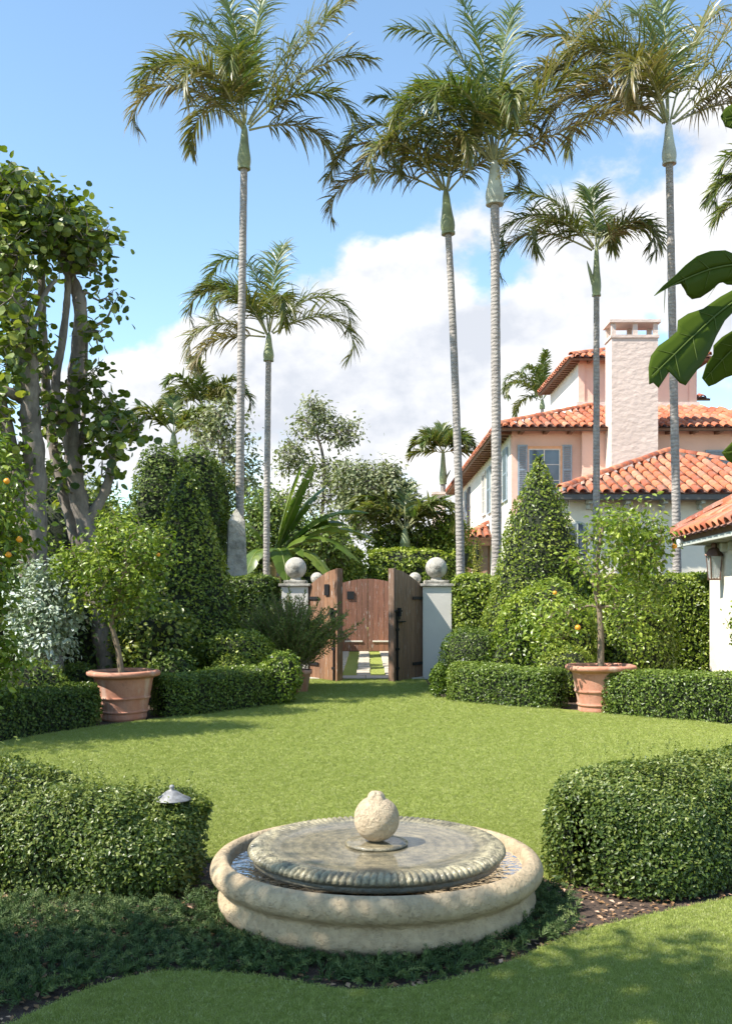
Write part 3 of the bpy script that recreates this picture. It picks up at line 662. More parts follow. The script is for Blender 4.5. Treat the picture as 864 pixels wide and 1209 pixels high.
# ------------------------------------------------------------------ low clipped hedges round the lawn
LG = 'low clipped hedges round the lawn'
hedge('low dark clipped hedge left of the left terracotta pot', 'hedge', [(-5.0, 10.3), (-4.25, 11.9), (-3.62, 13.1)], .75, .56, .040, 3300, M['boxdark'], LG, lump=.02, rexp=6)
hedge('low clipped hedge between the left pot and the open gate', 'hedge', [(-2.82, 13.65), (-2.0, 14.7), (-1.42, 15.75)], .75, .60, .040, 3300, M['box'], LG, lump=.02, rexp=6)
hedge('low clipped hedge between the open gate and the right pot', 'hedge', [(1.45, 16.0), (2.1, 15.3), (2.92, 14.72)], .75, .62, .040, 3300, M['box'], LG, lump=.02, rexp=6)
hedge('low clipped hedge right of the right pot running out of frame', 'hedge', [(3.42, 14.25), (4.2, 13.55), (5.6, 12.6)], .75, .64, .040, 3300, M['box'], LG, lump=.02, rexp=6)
HG = 'tall clipped hedges along the garden boundary'
hedge('tall bright clipped hedge directly right of the right gate pillar', 'hedge', [(1.72, 20.2), (3.2, 20.1)], .9, 2.08, .065, 1500, M['ficus'], HG, lump=.035, rexp=8)
hedge('long tall bright hedge behind the right potted citrus tree', 'hedge', [(3.3, 20.0), (5.0, 19.6), (6.85, 19.2)], .9, 2.08, .065, 1500, M['ficus'], HG, lump=.035, rexp=8)
hedge('tall dark clipped hedge left of the left gate pillar', 'hedge', [(-4.6, 20.0), (-3.0, 20.2), (-1.72, 20.3)], .9, 2.08, .065, 1500, M['boxdark'], HG, lump=.035, rexp=8)
hedge('high shaded hedge behind the far gate, left half', 'hedge', [(-5.2, 33.2), (-2.6, 32.4), (-.1, 32.4)], 1.2, 3.25, .11, 520, M['ficus'], HG, lump=.07, rexp=7)
hedge('high shaded hedge behind the far gate, right half', 'hedge', [(.05, 32.5), (1.6, 32.5), (3.3, 33.0)], 1.2, 3.15, .11, 520, M['ficus'], HG, lump=.07, rexp=7)

# ------------------------------------------------------------------ shrubs and topiary
def cone_r(wd, p=.75, tip=.06):
    return lambda t: wd*max(0, (1-t))**p*(1-.12*math.exp(-((t)/.08)**2))+tip*dome(min(1, t))*.6
TG = 'clipped cone topiaries'
shape_shrub('tall bright green cone topiary in front of the pink house', 'topiary', (X(636, 18.5), 18.5), cone_r(1.2, .74), .062, 13000, M['cone'], 'topiary', TG, .035, 3, .10, zr=(.4, 4.32), up=.2)
shape_shrub('tall green cone topiary in the left garden beside dark cypress', 'topiary', (X(222, 17.2), 17.2), cone_r(.98, .66), .062, 12500, M['cone'], 'topiary', TG, .04, 3, .10, zr=(.3, 3.98), up=.2)
def column(t): return .62*(1-max(0, (t-.72)/.28)**2.6)**.5 if t < 1 else 0.02
CG = 'dark columnar clipped trees in the left garden'
for (px, top, Y, wd, lb) in ((188, 522, 20.6, 1.15, 'dark broad columnar clipped tree nearest the sea grapes'), (231, 526, 21.6, 1.05, 'middle dark columnar clipped tree behind the left cone topiary'), (248, 545, 22.6, .85, 'rightmost dark columnar clipped tree beside the stone obelisk')):
    shape_shrub(lb, 'tree', (X(px, Y), Y), lambda t, w_=wd: column(t)*w_, .075, 9500, M['cypress'], 'columnar_tree', CG, .06, 2.2, .14, tpl=LEAF4, zr=(.1, H(top, Y)), up=.5)
SG = 'rounded clipped shrubs in the beds'
def sh(label, px, Y, rx, z0, z1, size, n, mat, f=None, **k):
    return shape_shrub(label, 'shrub', (X(px, Y), Y), (lambda t: rx*(f or ball)(t)), size, n, mat, 'shrub', k.pop('group', SG), k.pop('lump', .04), k.pop('nf', 3), k.pop('depth', .1), zr=(z0, z1), **k)
sh('wide pale green dome shrub left of the gate, above a small round one', 278, 16.1, .62, .42, 1.13, .055, 3600, M['cone'], lambda t: ball(.18+t*.82)**.8, trunk=(.03, 4))
sh('small yellow green clipped ball in front of the wide left dome', 272, 15.5, .34, .20, .73, .04, 2200, M['cone'])
sh('bright glossy rounded shrub at the gate end of the left low hedge', 331, 15.35, .37, .0, .84, .05, 2600, M['citrus'], lambda t: ball(.12+t*.88), lump=.06)
sh('bright loose shrub at the gate end of the right low hedge', 519, 16.25, .30, .0, .72, .045, 2200, M['citrus'], lambda t: ball(.15+t*.85), lump=.06)
sh('neat dark dome shrub right of the right gate pillar', 558, 17.2, .56, .30, 1.16, .038, 5200, M['box'], lambda t: ball(.2+t*.8)**.85, lump=.02)
sh('low dome shrub half hidden behind the right pot', 672, 15.9, .50, .1, .86, .04, 3000, M['cone'], lambda t: ball(.3+t*.7))
sh('large bright irregular shrub below the right cone topiary', 640, 16.8, .88, .15, 1.82, .065, 9000, M['citrus'], lambda t: ball(.15+t*.85)**.9, lump=.13, nf=2.2, stray=.12, tb=.58)
sh('bright glossy shrub directly behind the right potted tree', 742, 17.9, .82, .15, 1.85, .065, 9000, M['citrus'], lambda t: ball(.15+t*.85)**.8, lump=.10, nf=2.2, stray=.1, tb=.5)
sh('broad leafy shrub behind the left potted tree', 182, 15.6, .68, .25, 1.72, .085, 2600, M['grape'], lambda t: ball(.15+t*.85), lump=.12, stray=.1, tpl=LEAF6, depth=.25, trunk=(.03, 3))
sh('taller leafy shrub filling the bed behind the left pot', 196, 17.3, .75, .3, 1.95, .085, 3200, M['darkgreen'], lambda t: ball(.15+t*.85), lump=.14, stray=.12, tpl=LEAF6, depth=.25, trunk=(.03, 3))
sh('dark filler shrub under the sea grape trunks', 100, 16.6, 1.1, .1, 1.75, .08, 3600, M['darkgreen'], lambda t: ball(.15+t*.85), lump=.16, stray=.1, tpl=LEAF6, depth=.25)
sh('low dark shrub left of the left pot', 92, 13.9, .45, .1, .80, .05, 2200, M['boxdark'], lambda t: ball(.2+t*.8), lump=.06)
sh('low green shrub below the silver bush', 30, 12.9, .55, .05, .80, .05, 2500, M['box'], lambda t: ball(.2+t*.8), lump=.07)
sh('dark leafy shrub right of the left pot behind the hedge', 205, 15.0, .42, .1, .85, .06, 1600, M['darkgreen'], lambda t: ball(.2+t*.8), lump=.08, tpl=LEAF6)
sh('dark leafy mass behind the orange tree at the left edge', -10, 15.5, 1.2, .1, 3.1, .09, 5200, M['darkgreen'], lambda t: ball(.15+t*.85), lump=.2, tpl=LEAF6, depth=.3)
sh('tall dark bush between the sea grapes and the columnar trees', 150, 19.5, 1.0, .1, 3.3, .10, 5000, M['darkgreen'], lambda t: ball(.15+t*.85), lump=.2, tpl=LEAF6, depth=.3)
sh('yellow green bush standing behind the left sea grape', 40, 20.5, 2.2, .1, 4.3, .11, 8000, M['grape'], lambda t: ball(.15+t*.85), lump=.3, nf=1.6, tpl=LEAF6, depth=.4)
sh('dark bush beyond the sea grapes at the far left', 110, 24.0, 2.4, .1, 4.6, .12, 6000, M['darkgreen'], lambda t: ball(.15+t*.85), lump=.35, nf=1.6, tpl=LEAF6, depth=.4)

silver = crown_pts((X(50, 13.6), 13.6, 1.38), (.46, .45, .72), 95, 3, .2)
airy_tree('silvery leaved bush at the left behind the low hedge', 'shrub', (X(62, 13.6), 13.6, 0), [(X(62, 13.6), 13.6, 0), (X(58, 13.6), 13.6, .5), (X(52, 13.6), 13.6, 1.2)], (.035, .015), silver, .075, 62, M['silver'], M['branch'], 'silver_shrub', cr=.17, twig=.005, up=.5)

def needle_shrub():
    c = (X(340, 17.3), 17.3); root = thing('needle_shrub', 'upright feathery dark shrub growing in a pot beside the left gate leaf', 'shrub', (*c, 0)); mb = MB()
    for _ in range(330):
        a = rng.random()*6.28; e = rng.uniform(.62, 1.5); ln = rng.uniform(.7, 1.30); d = np.array([math.cos(a)*math.cos(e), math.sin(a)*math.cos(e), math.sin(e)])
        st = np.array([rng.normal()*.12, rng.normal()*.12, rng.uniform(.3, .55)]); k = 26; s = np.linspace(0, 1, k)[:, None]
        pp = st+d*s*ln+np.array([math.cos(a), math.sin(a), -.2])*.12*s*s+np.array([0, 0, .14])*s**3*0
        tube(mb, pp[::5], .006, 3, mat=1)
        q = np.repeat(pp[5:], 5, 0); al = unit(d*.9+rng.normal(size=(len(q), 3))*.42); leaves(mb, q, rng.normal(size=q.shape), .075, (LEAF4[0]*np.array([.35, 1, 1]), LEAF4[1]), along=al, alongw=.92, up=0)
    mb.obj('foliage', [M['rosemary'], M['branch']], root)
    o = thing('flower_pot', 'small terracotta pot holding the feathery shrub by the left gate leaf', 'pot', (X(352, 17.1), 17.1, 0)); mb = MB()
    lathe(mb, [(.001, .03), (.14, 0), (.16, .02), (.21, .33), (.235, .34), (.24, .41), (.20, .41), (.19, .36), (.001, .35)], 32); mb.obj('body', M['pot'], o, True)
needle_shrub()

# ------------------------------------------------------------------ terracotta pots with citrus trees
def big_pot(x, y, s, label, tilt=0):
    o = thing('terracotta_pot', label, 'pot', (x, y, 0), tilt, 'large terracotta pots beside the lawn')
    pr = [(.001, .0), (.20, 0), (.285, .003), (.300, .01), (.318, .04), (.318, .10), (.335, .115), (.338, .135), (.326, .15), (.350, .29), (.368, .305), (.372, .33), (.362, .345), (.395, .55), (.41, .585),
          (.45, .60), (.485, .615), (.50, .645), (.49, .675), (.455, .685), (.415, .68), (.40, .65), (.39, .60)]
    q, _ = smooth_path([(a*s, b*s, 0) for a, b in pr], [0]*len(pr), 90); mb = MB(); lathe(mb, q[:, :2], 72, fn=lambda r, z, th: (r*(1+.006*np.sin(th*2+z*5)), z+.004*np.sin(th*3))); mb.obj('body', M['pot'], o, True)
    mb = MB(); lathe(mb, [(.001, .655*s), (.2*s, .65*s), (.40*s, .64*s)], 32, fn=rough_fn(.01)); mb.obj('soil', M['potsoil'], o, True)
big_pot(X(709, 14.25), 14.25, 1.0, 'large terracotta pot between the two right hedges holding a citrus')
big_pot(X(146, 13.45), 13.45, .97, 'large terracotta pot at the left hedge gap holding a citrus', 1.0)
def orange_at(px, py, Y, r=.04): return (P(px, py, Y), r)
Yr = 14.25
cl = np.concatenate([crown_pts(P(733, 655, Yr), (.74, .75, .82), 66, 11, .25), crown_pts(P(655, 730, Yr), (.38, .4, .35), 16, 12), crown_pts(P(755, 640, Yr), (.42, .4, .4), 20, 13), crown_pts(P(745, 735, Yr), (.3, .4, .3), 8, 14)])
airy_tree('airy citrus tree growing from the right terracotta pot', 'tree', (X(709, Yr), Yr, .62), [P(709, 788, Yr), P(709, 745, Yr), P(707, 718, Yr), P(702, 690, Yr), P(706, 655, Yr), P(712, 620, Yr)], (.05, .022), cl, .078, 34, M['citrus'], M['branch'], 'citrus_tree', 'citrus trees growing in pots', cr=.20, twig=.007,
          fruit=[orange_at(682, 741, Yr-.5), orange_at(796, 645, Yr-.1), orange_at(655, 700, Yr-.3, .03)], tone_b=.55)
Yl = 13.45
cl = np.concatenate([crown_pts(P(140, 668, Yl), (.56, .6, .82), 82, 21, .25), crown_pts(P(92, 665, Yl), (.26, .3, .22), 9, 22), crown_pts(P(182, 650, Yl), (.2, .3, .35), 8, 23)])
airy_tree('dense round citrus tree leaning out of the left terracotta pot', 'tree', (X(144, Yl), Yl, .6), [P(144, 800, Yl), P(139, 765, Yl), P(132, 738, Yl), P(135, 715, Yl), P(145, 680, Yl), P(150, 640, Yl)], (.042, .02), cl, .066, 50, M['citrus'], M['branch'], 'citrus_tree', 'citrus trees growing in pots', cr=.19, twig=.006,
          fruit=[orange_at(187, 655, Yl-.3, .026)], tone_b=.5)
Yo = 11.4
cl = np.concatenate([crown_pts((-4.72, Yo, 2.35), (.80, .8, 1.35), 120, 31, .3), crown_pts((-4.6, Yo, 1.0), (.6, .6, .5), 30, 32)])
airy_tree('orange tree with ripe fruit at the left edge of the garden', 'tree', (-4.9, Yo, 0), [(-4.9, Yo, 0), (-4.85, Yo, .6), (-4.9, Yo, 1.5), (-4.8, Yo, 2.6)], (.07, .03), cl, .085, 62, M['citrus'], M['branch'], 'orange_tree', cr=.24, twig=.009,
          fruit=[orange_at(8, 568, Yo-.45, .034), orange_at(23, 637, Yo-.3, .036), orange_at(10, 655, Yo-.4, .034)], tone_b=.45)

# ------------------------------------------------------------------ sea grape trees
def sea_grape(label, limbs, clumps, base, per=50):
    root = thing('sea_grape_tree', label, 'tree', base, 0, 'sea grape trees at the left'); b0 = np.array(base); allp = []
    tk = MB()
    for pts, r0, r1 in limbs:
        q, rr = smooth_path([np.array(p)-b0 for p in pts], np.linspace(r0, r1, len(pts))*.95, 8*len(pts)); tube(tk, q, rr*(1+.07*np.sin(np.arange(len(q))*1.3)), 12, lump=.05); allp.append(q)
    tk.obj('trunk', M['grapebark'], root, True); allp = np.concatenate(allp); bb = MB(); lb = MB()
    for c, rad in clumps:
        c = np.array(c)-b0; k = int(np.argmin(np.linalg.norm(allp-c, axis=1)+np.maximum(0, allp[:, 2]-c[2]))); limb(bb, allp[k], c, .03, .012, .02, .15)
        m = int(per*(rad/.45)**2*rng.uniform(.8, 1.3)); q = rng.normal(size=(m, 3)); pp = c+q*rad*.5
        for _ in range(4): limb(bb, c, c+unit(rng.normal(size=3)+np.array([0, 0, .4]))*rad, .010, .004, 0, .15, 4, 4)
        tn = np.clip(rng.normal(.45, .24, m), 0, 1); leaves(lb, pp, unit(q)+np.array([0, 0, .5]), .125, ROUND, spread=1.0, up=.35, tone=tn)
    bb.obj('branches', M['grapebark'], root, True); lb.obj('foliage', M['grape'], root)
Ya, Yb = 14.9, 15.8
def pl(Y, *pts): return [P(a, b, Y+c) for a, b, c in [(q+(0,))[:3] for q in pts]]
def cl_px(Y, lst, seed):
    g = np.random.default_rng(seed); out = []
    for px, py, rad, k in lst:
        for _ in range(k): out.append((P(px+g.normal()*rad*26, py+g.normal()*rad*26, Y+g.normal()*.45), rad*g.uniform(.75, 1.1)))
    return out
sea_grape('sea grape tree with thick dark trunk at the left edge', [
    (pl(Ya, (62, 800), (45, 700), (42, 640), (42, 560), (36, 490), (34, 430), (22, 360), (8, 330), (-20, 290)), .20, .11),
    (pl(Ya, (30, 760), (28, 640), (20, 560), (0, 470), (-20, 420)), .13, .08),
    (pl(Ya, (36, 400), (52, 350, .1), (66, 330, .2)), .05, .03), (pl(Ya, (26, 470), (5, 462, -.2), (-20, 470, -.3)), .10, .06)],
    cl_px(Ya, [(4, 215, .4, 5), (30, 250, .45, 7), (-10, 250, .5, 4), (-10, 290, .5, 5), (10, 300, .45, 5), (20, 400, .4, 4), (-5, 370, .5, 5), (15, 440, .35, 3), (5, 540, .45, 4), (-20, 480, .5, 4)], 1), (X(62, Ya), Ya, 0))
sea_grape('sea grape tree with pale forked limbs beside the first', [
    (pl(Yb, (128, 800), (118, 730), (108, 650), (93, 590), (84, 520), (88, 450), (95, 370), (85, 330), (66, 290), (40, 265), (15, 240)), .17, .07),
    (pl(Yb, (115, 720), (80, 600, .3), (62, 520, .4), (54, 450, .4), (50, 380, .4), (49, 300, .4)), .12, .06),
    (pl(Yb, (84, 520), (66, 460, -.2), (74, 400, -.2), (80, 340, -.2), (76, 300, -.2)), .08, .045),
    (pl(Yb, (100, 620), (124, 580, .1), (135, 535, .1), (142, 500, .1)), .10, .05),
    (pl(Yb, (93, 560), (100, 470, .3), (102, 390, .3)), .05, .03)],
    cl_px(Yb, [(55, 245, .38, 5), (88, 258, .38, 7), (98, 282, .4, 7), (110, 305, .33, 5), (60, 270, .5, 5), (80, 300, .45, 4), (110, 380, .3, 3), (122, 362, .25, 2), (105, 455, .35, 4), (120, 490, .4, 5), (145, 505, .33, 4), (60, 430, .35, 3),
               (30, 330, .4, 3), (90, 540, .4, 4), (128, 530, .35, 3), (70, 490, .35, 3), (80, 590, .3, 2)], 2), (X(128, Yb), Yb, 0))

# ------------------------------------------------------------------ palms
def frond_mesh(L, e0, bend, leafl, brown, rs, n=62, droop=.30, lift=.25, wide=1.):
    g = np.random.default_rng(rs); k = 26; s = np.linspace(0, 1, k); el = e0-bend*(s**2.1); yaw = g.normal()*.25*s**2
    dx = np.cos(el)*np.cos(yaw); dy = np.cos(el)*np.sin(yaw); dz = np.sin(el); st = L/(k-1)
    p = np.stack([np.cumsum(dx), np.cumsum(dy), np.cumsum(dz)], -1)*st; tg = unit(np.gradient(p, axis=0))
    mb = MB(); tube(mb, p, np.linspace(.026, .004, k), 5, mat=1)
    u = np.repeat(np.linspace(.16, .995, n), 2); sd = np.tile([1., -1.], n); m = len(u); u = np.clip(u+g.normal(size=m)*.004, 0, .999)
    q = np.stack([np.interp(u, s, p[:, c]) for c in range(3)], -1); t = unit(np.stack([np.interp(u, s, tg[:, c]) for c in range(3)], -1))
    side = unit(np.stack([-t[:, 1], t[:, 0], 0*t[:, 0]], -1))*sd[:, None]; upn = np.cross(t, side*sd[:, None]); upn *= np.sign(upn[:, 2:3]+1e-6)
    a = np.interp(u, [0, .3, 1], [1.15, .85, .40])+g.normal(size=m)*.10; lf = lift+g.normal(size=m)*.30
    d = unit(t*np.cos(a)[:, None]+side*np.sin(a)[:, None]+upn*lf[:, None]); ll = leafl*np.interp(u, [0, .12, .35, .7, 1], [.45, .9, 1.1, .95, .50])*g.uniform(.75, 1.1, m)
    W = .021*wide*g.uniform(.8, 1.2, m); pts = [q]; dirs = [d]; dr = droop*g.uniform(.6, 1.6, m)
    for i in range(4):
        pts.append(pts[-1]+dirs[-1]*(ll/4)[:, None]); dirs.append(unit(dirs[-1]+np.array([0, 0, -1])*dr[:, None]))
    wv = unit(np.cross(d, upn)+g.normal(size=(m, 3))*.35); wd = [.5, 1, .95, .6, .0]
    V = []
    for i in range(4): V += [pts[i]-wv*(W*wd[i])[:, None], pts[i]+wv*(W*wd[i])[:, None]]
    V.append(pts[4]); V = np.stack(V, 1); b = np.arange(m)[:, None]*9
    tn = np.clip((1-brown)*.9+g.normal(size=m)*.14-brown*.1*(g.random(m) < .5), 0, 1); tone = np.repeat(tn[:, None], 9, 1); tone[:, 7:] -= .25; tone[:, 5:7] -= .08; tone = np.clip(tone, 0, 1)
    f4 = np.concatenate([b+np.array([[0, 1, 3, 2]]), b+np.array([[2, 3, 5, 4]]), b+np.array([[4, 5, 7, 6]])])
    mb.add(V.reshape(-1, 3), f4, 0, tone.ravel()); s0 = mb.n-len(V.reshape(-1, 3))
    mb.L.append((np.array(b+np.array([[6, 7, 8]]))+s0).ravel()); mb.T.append(np.full(m, 3)); mb.M.append(np.zeros(m, int))
    return mb.mesh('frond', [M['palm'], M['rachis']])
def palm(label, trunk, r0, r1, shaft_len, fronds, group, seed=0, pale=False, shaft_r=None, scale=1., leafl=.62, spathe=None, flowers=False, n=84, droop=.27, wide=.92):
    base = Vector(trunk[0]); base.z = 0; root = thing('palm_tree', label, 'palm', base, 0, group); b0 = np.array(base)
    tp, tr = smooth_path([np.array(p)-b0 for p in trunk], np.linspace(r0, r1, len(trunk))*.9, 60); tr[:6] *= np.linspace(1.5, 1, 6); tr = tr*(1+.03*np.sin(np.arange(60)*2.1))
    mb = MB(); tube(mb, tp, tr, 14); mb.obj('trunk', M['palmtrunk'], root, True)
    top = tp[-1]; ax = unit((tp[-1]-tp[-4])); sr = shaft_r or r1*1.35
    mb = MB(); hs = np.linspace(0, 1, 14); prf = sr*np.array([1.0, 1.22, 1.3, 1.28, 1.2, 1.08, .98, .9, .82, .76, .7, .62, .5, .3])
    tube(mb, top+ax*(hs*shaft_len)[:, None], prf, 14); tube(mb, [top-ax*.03, top+ax*.02], sr*1.25, 14)
    mb.obj('crownshaft', M['shaftpale'] if pale else M['shaft'], root, True)
    hub = top+ax*shaft_len*.93
    for i, (az, e0, L, bend, br) in enumerate(fronds):
        if bend >= 85: bend *= 1.38
        br *= .72; e0 = min(84, e0+5) if L*scale > 2.9 else e0
        if (230 <= az <= 300 and i % 2) or (L < 2.75 and i % 2 and len(fronds) > 12): continue
        o = link('frond', frond_mesh(L*scale, R(e0), R(bend), leafl*scale, br, seed*100+i, n, droop, wide=wide), root)
        o.location = hub-ax*.1*rng.random(); o.rotation_euler = (0, 0, R(az))
    if spathe:
        for a, e in spathe:
            d = np.array([math.cos(R(a))*math.cos(R(e)), math.sin(R(a))*math.cos(R(e)), math.sin(R(e))]); mb = MB(); tube(mb, [top, top+d*.3, top+d*.6, top+d*.85], [.03, .055, .04, .004], 8, 10); mb.obj('spathe', M['shaft'], root, True)
    if flowers:
        mb = MB(); q = rng.normal(size=(220, 3))*np.array([.07, .07, .16])+top+ax*(shaft_len*.75)+np.array([.18, -.15, 0]); leaves(mb, q, unit(rng.normal(size=q.shape)), .05, LEAF4); mb.obj('flower_cluster', M['seed'], root, kind='stuff')
    return root
PG = 'tall slender palms behind the garden'
Y1 = 22.0
palm('tallest slender palm left of the gate, its trunk crossing the obelisk', [P(282, 780, Y1), P(283, 600, Y1), P(285, 400, Y1), P(288, 198, Y1)], .115, .085, .95,
     [(178, 62, 3.4, 105, .45), (188, 38, 3.2, 110, .85), (150, 72, 3.1, 70, .30), (60, 78, 4.0, 30, .05), (140, 74, 3.4, 50, .1), (120, 80, 3.6, 40, .1), (10, 52, 4.4, 16, .55), (24, 60, 3.8, 30, .35), (4, 42, 3.6, 40, .5), (-8, 35, 3.2, 112, .30), (15, 20, 2.7, 105, .6), (-60, 45, 2.6, 115, .35), (240, 50, 2.6, 120, .55), (100, 50, 2.6, 100, .4), (270, 62, 2.3, 110, .25), (60, 48, 2.7, 100, .4), (135, 50, 2.8, 100, .6), (200, 55, 2.9, 90, .3)], PG, 1, leafl=.80)
Y2 = 26.0
palm('shorter palm behind the tallest left palm with arching fronds', [P(314, 760, Y2), P(315, 600, Y2), P(316, 500, Y2), P(317, 425, Y2)], .10, .08, .7,
     [(180, 55, 3.1, 125, .35), (186, 20, 2.9, 115, .65), (172, 70, 2.6, 85, .1), (150, 87, 3.7, 105, .0), (70, 84, 3.2, 60, .05), (4, 48, 3.0, 120, .25), (-10, 22, 3.0, 110, .4), (35, 40, 2.6, 110, .3), (-70, 45, 2.4, 125, .3), (250, 40, 2.4, 130, .5), (225, 55, 2.3, 110, .3), (300, 20, 2.2, 110, .6), (150, 60, 2.9, 80, .1), (-40, 10, 2.3, 90, .85), (200, 0, 2.3, 80, .9)], PG, 2, leafl=.76)
Y3 = 22.5
palm('leaning slender palm immediately right of the gate', [P(544, 780, Y3), P(543, 640, Y3), P(539, 500, Y3), P(533, 350, Y3), P(529, 275, Y3)], .115, .08, 1.0,
     [(178, 62, 3.3, 105, .35), (184, 42, 3.3, 100, .6), (176, 22, 3.2, 90, .8), (190, 10, 2.5, 100, 1.0), (165, 72, 3.2, 75, .2), (120, 70, 3.0, 75, .4), (60, 65, 2.7, 80, .5), (10, 55, 2.3, 95, .4), (-20, 45, 2.2, 110, .5), (240, 55, 2.6, 110, .6), (215, 45, 2.8, 110, .5), (150, 55, 3.0, 90, .5), (280, 50, 2.3, 120, .5)], PG, 3, leafl=.66, shaft_r=.125)
Y4 = 21.5
palm('straight tall palm with pale swollen crownshaft and yellow flowers', [P(586, 780, Y4), P(586, 600, Y4), P(585, 400, Y4), P(584, 240, Y4)], .125, .105, .95,
     [(120, 82, 3.2, 90, .0), (168, 66, 3.0, 105, .05), (188, 74, 2.6, 95, .05), (120, 78, 4.1, 30, .0), (60, 78, 3.8, 35, .05), (14, 54, 4.2, 14, .75), (4, 40, 3.6, 22, .9), (160, 76, 3.8, 80, .0), (-4, 22, 3.0, 28, .95), (30, 60, 3.0, 40, .3), (-30, 50, 2.6, 60, .5), (200, 50, 2.8, 105, .3), (230, 62, 2.5, 110, .1), (150, 45, 2.8, 120, .25), (-80, 55, 2.2, 110, .2), (175, 48, 3.0, 130, .2)], PG, 4, pale=True, shaft_r=.155, scale=1.1, leafl=.74, flowers=True)
Y5 = 24.0
palm('shorter palm in front of the chimney with a pointed green spathe', [P(704, 780, Y5), P(704, 600, Y5), P(704, 450, Y5), P(704, 348, Y5)], .10, .075, 1.2,
     [(178, 42, 2.9, 100, .05), (186, 20, 3.0, 95, .25), (168, 58, 2.8, 80, .1), (140, 70, 2.4, 80, .1), (90, 80, 2.3, 70, .0), (30, 62, 2.0, 100, .1), (-6, 45, 2.0, 120, .3), (10, 30, 1.9, 110, .5), (-40, 40, 2.0, 125, .4), (240, 45, 2.3, 125, .2), (210, 35, 2.6, 110, .3), (270, 55, 2.0, 125, .1), (60, 60, 2.0, 95, .3), (200, 60, 2.6, 95, .0)], PG, 5, leafl=.72, shaft_r=.085, spathe=[(185, 74)])
Y6 = 22.5
palm('tall palm at the right crossing the tiled roofs', [P(800, 780, Y6), P(798, 600, Y6), P(794, 400, Y6), P(790, 192, Y6)], .115, .09, .95,
     [(178, 50, 3.4, 62, .55), (184, 32, 3.4, 75, .75), (192, 20, 3.2, 85, .9), (160, 68, 3.0, 80, .3), (120, 80, 3.4, 60, .1), (80, 84, 3.5, 50, .1), (150, 72, 3.3, 70, .2), (40, 66, 3.6, 40, .5), (6, 54, 4.0, 20, .7), (2, 42, 3.8, 30, .6), (-10, 34, 3.0, 60, .75), (-40, 45, 2.5, 95, .6), (230, 40, 2.6, 115, .7), (260, 50, 2.2, 120, .5), (200, 55, 3.0, 90, .5), (20, 25, 2.8, 60, .8), (140, 40, 2.8, 100, .6), (185, 5, 2.3, 90, .7)], PG, 6, pale=True, shaft_r=.125, scale=1.12, leafl=.84)
Y8 = 19.5
palm('palm just outside the right frame edge reaching in with frond tips', [P(948, 780, Y8), P(946, 500, Y8), P(942, 300, Y8)], .115, .09, .9,
     [(178, 50, 2.2, 110, .1), (186, 70, 2.3, 110, .1), (150, 60, 2.2, 90, .2), (90, 80, 2.4, 60, .1), (20, 60, 2.4, 80, .3), (-20, 45, 2.4, 100, .3), (230, 45, 1.9, 110, .3), (270, 55, 2.0, 110, .3), (196, 15, 1.9, 80, .2)], PG, 8, leafl=.62)
Y7 = 50.0
palm('distant royal palm with green crownshaft left of the white side wall', [P(523, 690, Y7), P(523, 620, Y7), P(523, 571, Y7)], .16, .13, 1.7,
     [(180, 40, 2.0, 90, .2), (170, 60, 1.9, 90, .1), (0, 40, 2.0, 90, .2), (10, 60, 1.9, 90, .1), (90, 80, 1.8, 60, .1), (220, 50, 1.8, 100, .1), (320, 50, 1.8, 100, .1), (188, 10, 1.7, 60, .3), (-8, 10, 1.7, 60, .3), (140, 65, 1.8, 70, .1), (40, 65, 1.8, 70, .1)], 'distant palms', 7, shaft_r=.15, leafl=.75, n=60, droop=.15, wide=2.2, spathe=[(20, 60)])
for (px, py, Y, az0, s_, lb, sd) in ((243, 500, 42, 160, 1.0, 'distant windswept palm crown behind the silver tree', 9), (205, 528, 40, 10, .9, 'low distant yellow green palm crown above the columnar trees', 10), (640, 482, 62, 180, 1.3, 'distant palm crown peeking over the roof beside the tower', 12), (478, 645, 33, 0, .9, 'small shaded palm in front of the far grey trees', 13)):
    palm(lb, [P(px, 700, Y), P(px, (700+py)/2, Y), P(px, py, Y)], .13, .10, .6, [((az0+a) % 360, e, 2.6*s_, b, br) for a, e, b, br in ((0, 60, 110, .2), (20, 40, 110, .3), (-25, 50, 110, .2), (170, 60, 90, .2), (150, 45, 110, .4), (200, 50, 110, .3), (90, 75, 80, .1), (270, 60, 110, .2), (60, 60, 90, .1), (-60, 20, 90, .4))], 'distant palms', sd, leafl=.7, n=60, droop=.25, wide=2)

